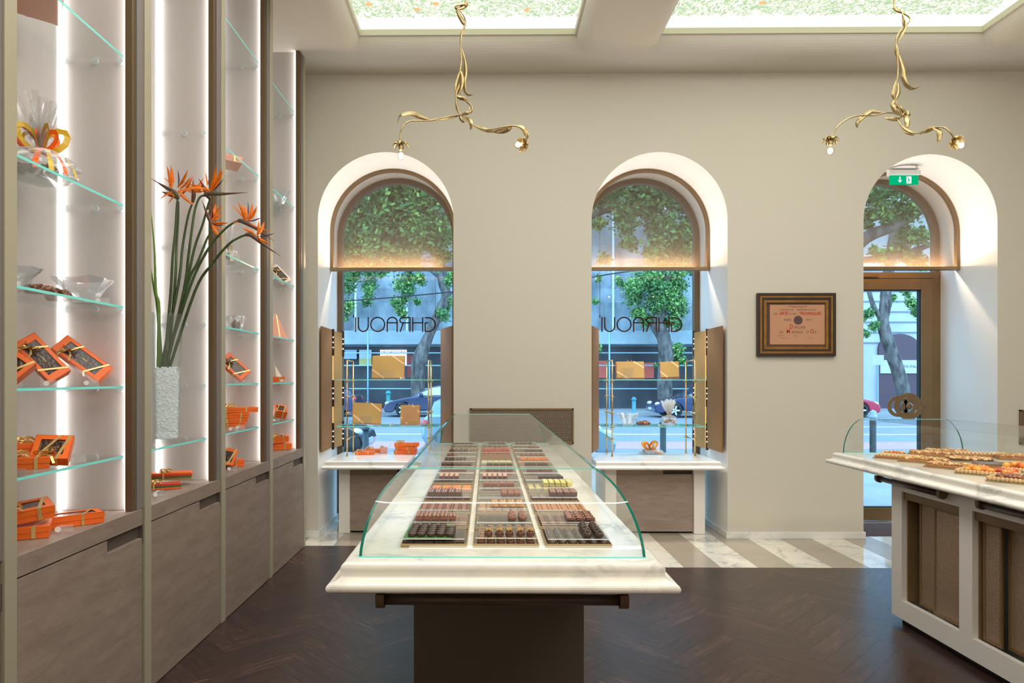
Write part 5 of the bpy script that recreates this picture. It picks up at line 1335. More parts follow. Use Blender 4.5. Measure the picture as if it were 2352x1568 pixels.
# ================================================================== window tables, shelves of brass, side panels
wname = ['first arched window', 'second arched window']
for wi in (0, 1):
    cx, r, zs = ARCHES[wi]; ZT = .69
    t = thing('window_table', 'white marble topped oak table standing in the %s' % wname[wi], 'table', (cx, 6.65, 0))
    b = MB(); x0, x1 = cx - .545, cx + .545; y0, y1 = 6.26, 6.985
    pr = [(d * 1.0, z - ZM + ZT) for d, z in lip_profile()]
    rings = [[(x0 - min(d, .035) if False else x0 - d * .8, y0 - d, z), (x1 + d * .8, y0 - d, z), (x1 + d * .8, y1, z), (x0 - d * .8, y1, z)] for d, z in pr]
    b.add(rings[0], [(0, 1, 2, 3)])
    for ra, rb in zip(rings, rings[1:]):
        for e_ in range(4): b.smooth = True; b.quad(ra[e_], rb[e_], rb[(e_ + 1) % 4], ra[(e_ + 1) % 4])
    b.smooth = False; b.add(rings[-1], [(3, 2, 1, 0)])
    b.build('marble_top', M_marble_w, parent=t, world=True)
    for sx_ in (-1, 1):
        b = MB(); xa, xb = cx + sx_ * .36, cx + sx_ * .462; b.box(min(xa, xb), max(xa, xb), 6.36, 6.93, 0.002, ZT - .0755); b.build('leg', M_white, parent=t, world=True, bevel=.002)
    b = MB(); za, zb = .02, ZT - .077; xa, xb = cx - .358, cx + .358; xn = cx + .08
    b.prism([(xa, za), (xb, za), (xb, zb - .06), (xn, zb - .06), (xn, zb), (xa, zb)], 6.385, 6.41, 'xz'); b.build('front_panel', M_oakx, parent=t, world=True)
    b = MB(); b.box(xa, xb, 6.412, 6.9, za, zb); b.build('carcass', M_oak_dark, parent=t, world=True)
    b = MB(); b.box(xa, xb, 6.43, 6.88, 0, za); b.build('plinth', pbr('plinth_black', (0, 0, 0)), parent=t, world=True)
    # brass etagere
    off = (-.433, .357) if wi == 0 else (-.355, .441)
    e = thing('brass_shelf_stand', 'brass stand with two glass shelves on the marble table of the %s' % wname[wi], 'shelf stand', (cx, 6.75, ZT + .0006))
    zt = 1.62; yf, yb = 6.60, 6.90
    for ox in off:
        for yy in (yf, yb):
            b = MB(); b.tube([(cx + ox, yy, ZT + .0006), (cx + ox, yy, zt - (.0 if yy else 0))], .0072, 12); b.tube([(cx + ox, yy, ZT + .0006), (cx + ox, yy, ZT + .012)], .014, 12)
            b.build('post', M_brass, parent=e, world=True)
            for z in (1.425, 1.27, 1.113, .975, .86):
                b = MB(); b.tube([(cx + ox, yy, z - .012), (cx + ox, yy, z + .008)], .0115, 12); b.tube([(cx + ox - .022, yy, z - .002), (cx + ox + .022, yy, z - .002)], .0045, 8); b.build('collar', M_brass, parent=e, world=True)
        b = MB(); b.tube([(cx + ox, yf, zt), (cx + ox, yb, zt)], .0072, 12)
        for z in (1.268, 1.111, .858): b.tube([(cx + ox, yf, z), (cx + ox, yb, z)], .005, 8)
        b.build('rung', M_brass, parent=e, world=True)
    for z in (1.437, .986):
        b = MB(); b.box(cx + off[0] - .10, cx + off[1] + .10, 6.565, 6.935, z - .009, z); b.mi = [0, 0, 1, 1, 1, 1]; b.build('glass_shelf', [M_glass, M_edge], parent=e, world=True)
    # hinged side panels with spotlight strips
    for sd in (-1, 1):
        xr = cx + sd * r; flush = (wi == 0 and sd < 0) or (wi == 1 and sd > 0)
        nm = 'on the %s reveal of the %s' % ('outer' if flush else 'inner', wname[wi])
        p = thing('bronze_side_panel', 'tall bronze light panel ' + nm, 'light panel', (xr, 6.5, .77))
        def slab(mb, xa, ya, xb, yb_, th, z0, z1):
            d_ = Vector((xb - xa, yb_ - ya, 0)).normalized(); n_ = Vector((-d_.y, d_.x, 0)) * th
            A = [(xa, ya), (xb, yb_), (xb + n_.x, yb_ + n_.y), (xa + n_.x, ya + n_.y)]
            mb.add([(x, y, z0) for x, y in A] + [(x, y, z1) for x, y in A], [(3, 2, 1, 0), (4, 5, 6, 7), (0, 1, 5, 4), (1, 2, 6, 5), (2, 3, 7, 6), (3, 0, 4, 7)])
        if flush:
            b = MB(); slab(b, xr - sd * .028, 6.235, xr - sd * .022, 6.67, .012, .77, 1.925); b.build('front_leaf', M_panel, parent=p, world=True)
            b = MB(); slab(b, xr - sd * .020, 6.74, xr - sd * .055, 6.99, .010, .76, 1.915); b.build('rear_leaf', M_gold, parent=p, world=True)
            b = MB(); b.box(min(xr - sd * .002, xr - sd * .010), max(xr - sd * .002, xr - sd * .010), 6.69, 6.72, .78, 1.91); b.build('light_strip', M_led, parent=p, world=True)
            spots = [(xr - sd * .060, 6.992), (xr - sd * .030, 6.672)]
        else:
            b = MB(); slab(b, xr - sd * .012, 6.225, xr - sd * .135, 6.62, .012, .77, 1.925); b.build('front_leaf', M_panel, parent=p, world=True)
            spots = []
        for (sx0, sy0) in spots:
            for zc_ in (1.80, 1.30, .88):
                b = MB(); b.box(sx0 - .012, sx0 + .012, sy0 - .001, sy0 + .014, zc_ - .13, zc_ + .13); s0 = b.build('spot_slot', pbr('slot_black', (.02, .012, .01), .5), parent=p, world=True)
                for q in (-.05, 0, .05):
                    b = MB(); b.ball((sx0 - sd * .004, sy0 - .002, zc_ + q), .0055, 8, 5, (1, .6, 1)); b.build('spot', M_led, parent=p, world=True)
    for ox in (-.25, .25): lamp('window_display_light', 'SPOT', (cx + ox, 6.64, 2.46), 30, (1, .93, .85), .018, (0, 0, 0), spot=1.3, blend=.6)
    lamp('window_display_light', 'SPOT', (cx, 6.45, 2.3), 34, (1, .9, .78), .02, (math.radians(-8), 0, 0), spot=1.0, blend=.5)

def gold_box(label, px, py, W, Hh, Y, z, tilt=0.0, d=.045, roll=0.0, yaw=0.0, openface=False):
    """gift box standing on its edge with the gold underside facing the shop"""
    q = at(px, py, Y); t = thing('gift_box', label, 'gift box', (q.x, Y, z), rot_from((1, yaw, -tilt), (-yaw, 1, -.22)))
    b = MB(); b.box(-W / 2, W / 2, 0, Hh, 0, d * .75)   # local y points down after rot_from: keep height on +y side
    lowmats = M_goldcard
    b.build('box_base', M_goldcard, parent=t, bevel=.001)
    b = MB(); e_ = .003; b.box(-W / 2 - e_, W / 2 + e_, -e_, Hh + e_, d * .3, d + .002); b.build('lid', M_orange, parent=t, bevel=.001)
    b = MB()
    for (u0, v0, u1, v1) in ((-W / 2, Hh * .62, -W * .12, Hh), (W * .12, 0, W / 2, Hh * .38)):
        a_, c_ = Vector((u0, v0, -.0012)), Vector((u1, v1, -.0012)); b.ribbon([a_, c_], .014, (0, 0, -1))
    b.build('corner_ribbon', pbr('ribbon_pale', (.72, .48, .26), .35, .3), parent=t)
    b = MB(); bow(b, (0, Hh * .02, d * .5), .02); b.build('bow', M_ribbon, parent=t)
    if openface:
        b = MB(); b.box(-W * .4, W * .4, Hh * .1, Hh * .9, -.003, -.0005); b.build('inset_tray', pbr('copper_card', (.42, .22, .10), .4, .4), parent=t)
    R = t.rotation_euler.to_matrix(); lo = min((R @ Vector((sx * W / 2, hy, h))).z for sx in (-1, 1) for hy in (-.004, Hh + .004) for h in (0, d + .002)); t.location.z = z - lo + .0006
    return t
S1, S2 = 1.4372, .9862
gold_box('large gold backed orange box on the upper shelf of the first arched window', 892, 868, .315, .225, 6.74, S1)
stand('clear acrylic stand before the large gold box', (at(889, 868, 6.64).x, 6.64, S1), .15, .05, .085)
price_tag('acrylic name holder beside the large gold box', (at(925, 868, 6.62).x, 6.62, S1), 0, .9)
gold_box('tilted gold backed orange box on the lower shelf of the first arched window', 845, 975, .27, .20, 6.74, S2, .05, yaw=.12)
stand('clear acrylic stand before the tilted gold box', (at(840, 975, 6.64).x, 6.64, S2), .11, .05, .095)
price_tag('acrylic name holder between the two boxes of the lower window shelf', (at(901, 972, 6.62).x, 6.62, S2), 0, .9)
gold_box('small square orange box showing a copper inside on the lower window shelf', 942, 978, .185, .185, 6.72, S2, 0, .05, openface=True)
ZTT = .6912
def wbox(label, x, y, L, W, H, rz, z=ZTT, **k): q = onz(x, y, z); return gift_box(label, (q.x, q.y, z), L, W, H, (0, 0, rz), window=False, **k)
wbox('pale gold and orange box lying at the front of the first marble table', 838, 1043, .19, .09, .032, .15)
wbox('orange box leaning over the pale one on the first marble table', 860, 1038, .19, .10, .035, -.25)
wbox('pink tagged small box on the first marble table', 881, 1040, .07, .06, .06, .3, body=pbr('pink_card', (.80, .35, .30), .5))
q = onz(932, 1041, ZTT)
for k_, (L_, H_, rz_, nm_) in enumerate([(.23, .035, .02, 'lowest'), (.20, .034, -.15, 'middle'), (.25, .034, .12, 'topmost')]):
    gift_box('orange gold box, %s of the stack on the first marble table' % nm_, (q.x + .005 * k_, q.y, ZTT + .0372 * k_), L_, .11, H_, (0, 0, rz_), window=False, bow_on=(k_ == 2))
gold_box('wide gold backed box on the upper shelf of the second arched window', 1447, 868, .27, .165, 6.74, S1)
stand('clear acrylic stand before the wide gold box', (at(1442, 868, 6.64).x, 6.64, S1), .105, .05, .11)
gold_box('smaller turned gold box with orange side on the upper shelf of the second window', 1537, 869, .175, .155, 6.74, S1, -.04, .07, yaw=-.28)
qb = at(1442, 978, 6.72); crystal_bowl('round cut crystal bowl on the lower shelf of the second window', (qb.x, 6.72, S2), .078, .115, .3, n=7, top=1.35, seed=21)
nut_cake('dark nut cake beside the round crystal bowl', (at(1479, 975, 6.72).x, 6.74, S2), .13, .10, .045, 0, 31)
wrapped_basket('white cellophane wrapped bonbons with a wide spread fan', (at(1536, 978, 6.74).x, 6.73, S2), .078, .078, .10, .17, [M_ribbon], 33, .018, fann=150)
for o_ in COL.objects:
    if o_.parent is not None and o_.parent.name == 'wrapped_gift_basket.002' and o_.name.startswith('cellophane_fan'): o_.data.materials[0] = thin_glass('cellophane_white', (0.99, 0.99, 0.99), 1.4, 0.15, 0.5, 0.1)
wrapped_basket('crystal dish of pralines with orange bow on the second marble table', (onz(1492, 1042, ZTT).x, onz(1492, 1042, ZTT).y, ZTT), .13, .09, .05, .03, [M_ribbon_o, M_ribbon_y], 35, .05, fann=6)
for q_ in (1408, 1512): price_tag('acrylic name holder %s on the second window shelf' % ('by the crystal bowl' if q_ < 1450 else 'by the white cellophane fan'), (at(q_ + 5, 975, 6.62).x, 6.62, S2), 0, .8)

# ------------------------------------------------------------------ hanging lettering, mirrored as seen from inside
for wi, dx in ((0, 0.0), (1, 566.0)):
    YL = 6.96
    def L(x, y): return at(770 + dx + x / 6.03, 600 + y / 6.03, YL)
    t = thing('shop_lettering', 'thin brown shop name seen mirrored, hanging in the ' + wname[wi], 'sign', (L(830, 0).x, YL, L(0, 975).z))
    sw = 17 / 6.03 * YL / FPX
    def letter(nm, strokes):
        b = MB()
        for st in strokes:
            pts = [L(*p) for p in st]
            for p, q2 in zip(pts, pts[1:]):
                d_ = (q2 - p); d_.normalize(); n_ = Vector((d_.z, 0, -d_.x)) * sw / 2; p_, q_ = p - d_ * sw * .15, q2 + d_ * sw * .15
                A = [p_ - n_, p_ + n_, q_ + n_, q_ - n_]
                b.add([(v.x, YL, v.z) for v in A] + [(v.x, YL + .004, v.z) for v in A], [(0, 1, 2, 3), (7, 6, 5, 4), (0, 4, 5, 1), (1, 5, 6, 2), (2, 6, 7, 3), (3, 7, 4, 0)])
        b.build(nm, M_bronze_d2, parent=t, world=True)
    M_bronze_d2 = pbr('letter_brown', (.055, .024, .010), .9, spec=.1)
    arc = lambda cx_, cy_, rx_, ry_, a0, a1, n=18: [(cx_ + rx_ * math.cos(a0 + (a1 - a0) * k / n), cy_ - ry_ * math.sin(a0 + (a1 - a0) * k / n)) for k in range(n + 1)]
    letter('letter_i', [[(281, 775), (281, 975)]])
    letter('letter_u', [[(321, 775), (321, 905)] + arc(388, 900, 67, 70, PI, 2 * PI) + [(457, 905), (457, 775)]])
    letter('letter_o', [arc(588, 873, 96, 97, 0, 2 * PI, 30)])
    letter('letter_a', [[(720, 975), (720, 845)] + arc(789, 845, 69, 70, PI, 0) + [(857, 845), (857, 975)], [(720, 850), (857, 850)]])
    letter('letter_r', [[(1035, 775), (1035, 975)], [(1035, 779), (935, 779)] + arc(935, 815, 40, 36, PI / 2, 3 * PI / 2, 10) + [(1035, 851)], [(940, 851), (900, 972)]])
    letter('letter_h', [[(1072, 775), (1072, 975)], [(1211, 775), (1211, 975)], [(1072, 850), (1211, 850)]])
    letter('letter_g', [[(1243, 780), (1290, 780)] + arc(1290, 875, 95, 95, PI / 2, -PI / 2, 20) + [(1245, 970), (1245, 851), (1288, 851)]])
    for q_ in (252, 1387):
        b = MB(); a_, c_ = L(q_, 740), L(q_, 780); b.tube([(a_.x, YL + .002, a_.z), (c_.x, YL + .002, c_.z)], .005, 8); b.tube([(a_.x, YL + .002, a_.z), (a_.x, YL + .002, 3.2)], .0016, 6)
        b.build('hanging_cable', M_bronze_d2, parent=t, world=True)
# ================================================================== the street outside
GZ = -.25
M_pave = pbr('paving', (.34, .35, .36), .7, var=.12, scale=2); M_road = pbr('asphalt', (.27, .29, .32), .6, var=.08, scale=1.5)
b = MB(); b.box(-30, 45, 7.16, 12.6, -.5, -.06); struct(b.build('sidewalk_near', M_pave))
b = MB(); b.box(-60, 70, 12.6, 32.0, -.6, GZ); struct(b.build('road', M_road))
b = MB(); b.box(-60, 70, 32.0, 36.2, -.6, GZ + .10); struct(b.build('sidewalk_far', M_pave))
b = MB(); b.box(-60, 70, 16.4, 18.3, GZ, GZ + .004); struct(b.build('road_lane_red', pbr('lane_pink', (.55, .30, .33), .7)))
for y_ in (20.6, 23.8): b = MB(); b.box(-60, 70, y_, y_ + .22, GZ, GZ + .004); struct(b.build('road_line', pbr('line_white', (.9, .9, .9), .6)))
# building under scaffold netting, dark shopfronts below
M_net = pbr('scaffold_net', (.27, .32, .36), .8, var=.45, scale=.9, stretch=(1, 1, .5)); M_front = pbr('shopfront_dark', (.045, .05, .06), .4, var=.6, scale=.5)
t = thing('office_building', 'apartment house wrapped in pale blue scaffold netting across the street', 'building', (0, 37, 0))
b = MB(); b.box(-22, 14.2, 36.4, 37.4, GZ, 3.25); b.build('shop_level', M_front, parent=t, world=True)
b = MB(); rr = random.Random(11); nx, nz = 60, 26
g = [[(-22 + 36.2 * i / nx, 36.0 + rr.uniform(-.16, .16), 3.1 + 20 * (j / nz)) for i in range(nx + 1)] for j in range(nz + 1)]
b.smooth = True
for j in range(nz):
    for i in range(nx): b.quad(g[j][i], g[j][i + 1], g[j + 1][i + 1], g[j + 1][i])
b.build('netting', M_net, parent=t, world=True)
b = MB(); 
for x in (-14.9, -12.2, -9.5, -6.9, -4.2, -1.4, 1.2, 3.8, 6.6, 9.3, 12.1): b.box(x - .05, x + .05, 35.75, 35.80, 3.2, 23)
b.build('net_seams', pbr('seam_white', (.75, .82, .85), .7), parent=t, world=True)
b = MB(); b.box(-22, 14.2, 35.2, 36.2, 3.2, 3.9); b.build('awning', pbr('awning_pale', (.38, .46, .50), .8, var=.15, scale=1), parent=t, world=True)
for z in (.9, 2.1, 2.75):
    b = MB(); b.tube([(-22, 35.3, z), (14.2, 35.3, z)], .035, 6); b.build('scaffold_rail', pbr('scaffold_blue', (.35, .55, .68), .5), parent=t, world=True)
for x in (-6.15, -1.0, 2.4, 6.3, 11.8):
    b = MB(); b.tube([(x, 35.2, GZ + .1), (x, 35.2, 3.9)], .045, 6); b.build('scaffold_pole', pbr('scaffold_blue', (0, 0, 0)), parent=t, world=True)
def sign(nm, label, x0, y0, x1, y1, T, mat, texts=(), back=None):
    a, c = at(x0, y0, T), at(x1, y1, T); s_ = thing(nm, label, 'sign', ((a.x + c.x) / 2, T, c.z))
    m_ = MB(); m_.box(a.x, c.x, T, T + .06, c.z, a.z); m_.build('board', mat, parent=s_, world=True)
    for (tx, sz, px, py, mm) in texts:
        m_ = MB(); q = at(px, py, T - .02); put_text(m_, tx, sz, (q.x, T - .02, q.z)); m_.build('sign_text', mm, parent=s_, world=True)
    return s_
ink = pbr('sign_ink', (.05, .03, .12), .6)
sign('shop_sign', 'brightly lit white shop sign behind the large gold box', 873, 803, 934, 839, 35.9, emis('sign_lit', (.95, .98, 1), 1.3), [('ARCHIDORA', .235, 903, 812, ink)])
sign('shop_sign', 'pale blue sign ending in a letter a beside the bronze panel', 770, 803, 819, 824, 35.9, pbr('sign_blue', (.40, .52, .62), .6), [('a', .42, 789.5, 812, ink)])
sign('shop_sign', 'white and yellow poster board with coloured squares', 825, 803, 853, 838, 35.9, pbr('poster_pale', (.55, .62, .62), .6))
b = MB(); a, c = at(825, 823, 35.85), at(853, 838, 35.85); b.box(a.x, c.x, 35.84, 35.86, c.z, a.z); tag(b.build('poster', pbr('poster_yellow', (.52, .48, .16), .6)), 'yellow lower half of the poster board', 'poster')
b = MB(); a, c = at(935.5, 815, 35.9), at(947, 866, 35.9); b.box(a.x, c.x, 35.9, 35.95, c.z, a.z); tag(b.build('shutter', pbr('shutter_red', (.30, .05, .04), .6)), 'dark red shutter panel across the street', 'shutter')
b = MB(); a, c = at(1362, 828, 35.9), at(1395, 868, 35.9); b.box(a.x, c.x, 35.9, 35.95, c.z, a.z); b.box(at(1478, 0, 35.9).x, at(1502, 0, 35.9).x, 35.9, 35.95, c.z, a.z - .1); tag(b.build('awning', pbr('awning_red', (.70, .12, .08), .6)), 'red awning behind the second window display', 'awning')
# light stone house seen through the door
t = thing('stone_house', 'pale rusticated stone house seen through the entrance door', 'building', (24, 37, 0))
M_stone = pbr('pale_stone', (.55, .56, .58), .8, var=.12, scale=.5); M_shade = pbr('stone_shadow', (.22, .24, .27), .8)
b = MB(); b.box(14.2, 45, 36.6, 38, GZ, 24); b.build('stone_wall', M_stone, parent=t, world=True)
b = MB()
for k in range(9): z = 3.3 + k * .55; b.box(14.2, 45, 36.55, 36.6, z, z + .06)
b.build('groove', M_shade, parent=t, world=True)
for k in range(7):
    x = 15.5 + k * 3.2
    b = MB(); ap = [(x + 1.1 * math.cos(a), 3.0 + .8 * math.sin(a)) for a in [PI * q / 12 for q in range(13)]]; b.prism(ap, 36.45, 36.62, 'xz'); b.box(x - 1.1, x + 1.1, 36.45, 36.62, GZ, 3.0); b.build('shop_opening', pbr('opening_plum', (.10, .05, .07), .5), parent=t, world=True)
    b = MB(); b.box(x - 1.05, x + 1.05, 36.36, 36.46, 1.7, 2.4); b.build('fascia', pbr('fascia_pale', (.6, .62, .62), .6), parent=t, world=True)
    b = MB(); b.box(x - .5, x + .5, 36.5, 36.6, 8.2, 10.2); b.build('window', M_front, parent=t, world=True)
a = at(2112, 831, 36.3); b = MB(); put_text(b, 'PASTA ITAL', .19, (at(2084, 0, 36.33).x, 36.33, 2.0)); b.build('sign_text', ink, parent=t, world=True)
sign('notice_board', 'white notice board beside the tree trunk outside the door', 2004, 815, 2030, 838, 34, pbr('notice_white', (.75, .76, .78), .6))
nb_ = [o for o in COL.objects if o.name.startswith('shop_sign') or o.name.startswith('notice')][-1] if False else None
q = at(2017, 838, 34.0); b = MB(); b.box(q.x - .03, q.x + .03, 34.0, 34.06, GZ + .1, q.z); tag(b.build('sign_post', pbr('scaffold_blue', (0, 0, 0))), 'thin blue post carrying the white notice board', 'post')
# cars
def car(label, x_front, Y, L, col, facing=-1, gz=GZ, H=1.40, wagon=False):
    mt = pbr('car_' + '_'.join(str(int(v * 100)) for v in col), col, .22, .3, coat=1.0)
    t = thing('car', label, 'car', (x_front - facing * L / 2, Y, gz)); f = facing
    X = lambda u: x_front - f * u   # u: distance behind the nose
    W = .86; r_w = .32; aw, bw = .85, L - .95
    def archp(c): return [(c - r_w * 1.15 * math.cos(PI * k / 8), .30 + r_w * 1.15 * math.sin(PI * k / 8)) for k in range(9)]
    top = [(L, .55), (L - .03, .85), (L - .12, .98), (L - .6, 1.0), (1.55, .92), (.9, .84), (.30, .70), (.06, .56), (0, .40), (.04, .22)]
    poly = [(.35, .20)] + [(x, z) for x, z in archp(aw)] + [(x, z) for x, z in archp(bw)] + [(L - .2, .20)] + top
    poly = [(X(u) - t.location.x, z) for u, z in poly]
    b = MB(); b.prism(poly, -W, W, 'xz'); b.build('car_body', mt, parent=t, bevel=.05)
    roof = [(1.15, .86), (2.0, H - .10), (2.5, H), (L - 1.35, H - .02), (L - (.25 if wagon else .7), H - .25), (L - .15, .95)]
    b = MB(); pl = [(X(u) - t.location.x, z) for u, z in roof]; n = len(pl)
    vs_ = []
    for sy_ in (-1, 1): vs_ += [(u, sy_ * (W - .03 - (z - .86) * .32), z) for u, z in pl]
    b.add(vs_, [tuple(range(n)), tuple(range(2 * n - 1, n - 1, -1))] + [(k, k + n, (k + 1) % n + n, (k + 1) % n) for k in range(n)]); b.build('cabin', mt, parent=t, bevel=.04)
    wn = [(1.45, .95), (2.1, H - .13), (2.55, H - .07), (L - 1.4, H - .09), (L - .75, H - .3), (L - .55, .97)]
    for sy_ in (-1, 1):
        b = MB(); pl = [(X(u) - t.location.x, sy_ * (W - .012 - (z - .86) * .32), z) for u, z in wn]; b.add(pl, [tuple(range(len(pl)))]); b.build('side_window', pbr('car_glass', (.55, .62, .68), .08, coat=1), parent=t)
        b = MB(); b.cbox(X(1.65) - t.location.x, sy_ * (W + .06), .98, .18, .12, .12); b.build('wing_mirror', mt, parent=t, bevel=.02)
    for u in (aw, bw):
        for sy_ in (-1, 1):
            b = MB(); n = 22; cx_ = X(u) - t.location.x
            def ringp(rad, yy): return [(cx_ + rad * math.cos(2 * PI * k / n), yy, .32 + rad * math.sin(2 * PI * k / n)) for k in range(n)]
            o0, o1 = ringp(r_w, sy_ * W * .75), ringp(r_w, sy_ * (W + .01)); i1 = ringp(.21, sy_ * (W + .012))
            b.add(o0 + o1, [(k, (k + 1) % n, (k + 1) % n + n, k + n) for k in range(n)]); b.add(o1 + i1, [(k, (k + 1) % n, (k + 1) % n + n, k + n) for k in range(n)]); b.add(o0, [tuple(range(n))])
            w_ = b.build('wheel', pbr('tyre', (.02, .02, .022), .7), parent=t)
            b = MB(); b.add(ringp(.205, sy_ * (W - .03)), [tuple(range(n))]); b.cur = 1
            for k in range(5):
                a = 2 * PI * k / 5; c_, s_ = math.cos(a), math.sin(a)
                b.add([(cx_ + c_ * .02 - s_ * .035, sy_ * (W + .014), .32 + s_ * .02 + c_ * .035), (cx_ + c_ * .205 - s_ * .03, sy_ * (W + .014), .32 + s_ * .205 + c_ * .03), (cx_ + c_ * .205 + s_ * .03, sy_ * (W + .014), .32 + s_ * .205 - c_ * .03), (cx_ + c_ * .02 + s_ * .035, sy_ * (W + .014), .32 + s_ * .02 - c_ * .035)], [(0, 1, 2, 3)])
            b.build('rim', [pbr('tyre', (0, 0, 0)), pbr('alloy', (.75, .77, .8), .3, .6)], parent=w_)
    for sy_ in (-1, 1):
        b = MB(); b.ball((X(.16) - t.location.x, sy_ * (W - .16), .60), .15, 10, 6, (.9, 1, .55)); b.build('headlamp', pbr('lamp_clear', (.8, .85, .9), .1, coat=1), parent=t)
        b = MB(); b.ball((X(L - .10) - t.location.x, sy_ * (W - .08), .80), .15, 10, 6, (.8, .8, .7)); b.build('tail_lamp', pbr('lamp_red', (.65, .02, .03), .2, coat=1), parent=t)
    b = MB(); b.cbox(X(-.01) - t.location.x, 0, .38, .02, .5, .11); b.build('number_plate', pbr('plate', (.75, .78, .8), .4), parent=t)
    return t
car('dark slate blue saloon parked across the street with its nose behind the brass stand', -4.5, 30.5, 4.75, (.05, .06, .12), -1)
car('dark blue car across the street cut off by the bronze side panel', -10.3, 30.5, 4.6, (.02, .03, .10), -1, wagon=True)
car('deep blue car behind the white cellophane fan', 7.15, 30.0, 4.6, (.015, .03, .11), -1)
car('small silver blue car close to the windows with a red tail lamp', 2.55, 14.3, 3.85, (.28, .42, .50), 1, wagon=True, H=1.48)
car('black car close to the first window showing its bonnet', -2.5, 14.6, 4.5, (.008, .010, .014), 1)
car('red car across the street beyond the door', 16.9, 30.3, 4.3, (.55, .02, .06), 1)
# posts
def post(label, x, T, h, r_, col, cap=None, gz=None):
    q = at(x, 900, T).x; gz = (-.06 if T < 12.6 else GZ) if gz is None else gz; t = thing('bollard', label, 'bollard', (q, T, gz))
    b = MB(); b.lathe([(r_ * 1.5, 0), (r_ * 1.5, .05), (r_, .08), (r_, h * .85)], 14); b.build('shaft', pbr('bol_%d' % int(x), col, .4), parent=t)
    b = MB(); b.lathe([(r_, h * .85), (r_ * 1.35, h * .87), (r_ * 1.35, h * .9), (r_ * .9, h * .93), (r_ * 1.1, h * .97), (.0001, h)], 14); b.build('cap', pbr('bolc_%d' % int(x), cap or col, .3), parent=t)
post('teal bollard across the street beside the slate blue car', 892, 32.6, 1.0, .11, (.04, .25, .25), (.05, .35, .35), GZ + .1)
post('slim teal bollard before the dark shopfront', 1456, 27.5, .95, .08, (.05, .25, .32))
post('dark square post near the first window', 840, 12.4, .66, .055, (.02, .04, .05))
post('dark post near the second window', 1523, 12.3, .78, .055, (.02, .04, .04))
post('black bollard with a pale cap outside the door', 2005, 11.5, .98, .05, (.02, .022, .025), (.35, .42, .48))
# trees
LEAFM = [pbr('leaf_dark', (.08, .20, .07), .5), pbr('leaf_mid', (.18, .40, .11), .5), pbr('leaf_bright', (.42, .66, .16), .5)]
for m_ in LEAFM: m_.node_tree.nodes['Principled BSDF'].inputs['Transmission Weight'].default_value = 0
M_bark = pbr('bark', (.15, .13, .12), .85, var=.7, scale=5, stretch=(1, 1, .35), bump=.6, bscale=12)
def tree(label, trunk, T, clusters, leaf, dens, branches=(), seed=1, gz=GZ, tint=None):
    rr = random.Random(seed); pts = [at(x, y, T) for x, y, r_ in trunk]; rad = [r_ * T / FPX for x, y, r_ in trunk]
    base = Vector((pts[0].x, T, gz)); t = thing('street_tree', label, 'tree', base)
    sp = spline([base] + pts, 5); k_ = len(sp); rl = [rad[0] * 1.15] + rad
    rs = []
    for i in range(k_): u = i / (k_ - 1) * (len(rl) - 1); a = int(min(u, len(rl) - 2)); rs.append((rl[a] + (rl[a + 1] - rl[a]) * (u - a)) * rr.uniform(.95, 1.06))
    b = MB(); b.tube(sp, rs, 12); b.build('trunk', M_bark, parent=t, world=True)
    for br in branches:
        b = MB(); p_ = spline([at(x, y, T + d_) for x, y, r_, d_ in br], 4); n_ = len(p_); r0, r1 = br[0][2] * T / FPX, br[-1][2] * T / FPX
        b.tube(p_, [r0 + (r1 - r0) * i / (n_ - 1) for i in range(n_)], 8); b.build('branch', M_bark, parent=t, world=True)
    b = MB()
    for (x, y, rp) in clusters:
        c = at(x, y, T); R_ = rp * T / FPX; n = int(rp * rp * dens)
        subs = [(rr.uniform(-1, 1), rr.uniform(-1.2, 1.2), rr.uniform(-1, 1)) for _ in range(max(3, int(rp / 5)))]
        for _ in range(n):
            s_ = rr.choice(subs); sg = .33
            p_ = c + Vector((R_ * (s_[0] * .75 + rr.gauss(0, sg)), R_ * (s_[1] + rr.gauss(0, sg)), R_ * (s_[2] * .75 + rr.gauss(0, sg))))
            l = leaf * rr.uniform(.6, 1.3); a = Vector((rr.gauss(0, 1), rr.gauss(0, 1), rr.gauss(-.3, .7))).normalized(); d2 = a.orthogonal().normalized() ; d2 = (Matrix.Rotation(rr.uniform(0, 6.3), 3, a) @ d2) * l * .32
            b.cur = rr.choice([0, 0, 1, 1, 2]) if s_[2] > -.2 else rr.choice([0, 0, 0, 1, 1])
            b.add([p_ - a * l * .5, p_ + d2 * .7 - a * l * .18, p_ + d2 * .7 + a * l * .12, p_ + a * l * .55, p_ - d2 * .7 + a * l * .12, p_ - d2 * .7 - a * l * .18], [(0, 1, 2, 3, 4, 5)])
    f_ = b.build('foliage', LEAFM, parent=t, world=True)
    return t
lefthigh = [(800, 450, 45), (860, 430, 50), (920, 440, 55), (985, 470, 50), (820, 520, 45), (890, 505, 55), (960, 540, 50), (800, 585, 40), (850, 575, 45), (925, 585, 35), (1010, 545, 35), (1015, 600, 22)]
leftlow = [(792, 650, 24), (800, 705, 20), (845, 645, 18), (847, 680, 16), (928, 655, 20), (915, 690, 17), (925, 715, 12), (962, 640, 14), (872, 632, 12), (1032, 645, 14), (1022, 715, 18), (1032, 695, 14), (1018, 785, 9), (955, 690, 10), (795, 735, 12), (940, 630, 12)]
righthigh = [(1395, 450, 40), (1440, 430, 45), (1510, 425, 50), (1575, 465, 40), (1480, 470, 35), (1425, 510, 28), (1545, 540, 42), (1592, 545, 30), (1380, 520, 18), (1505, 590, 30), (1560, 600, 30), (1445, 560, 18), (1385, 590, 14)]
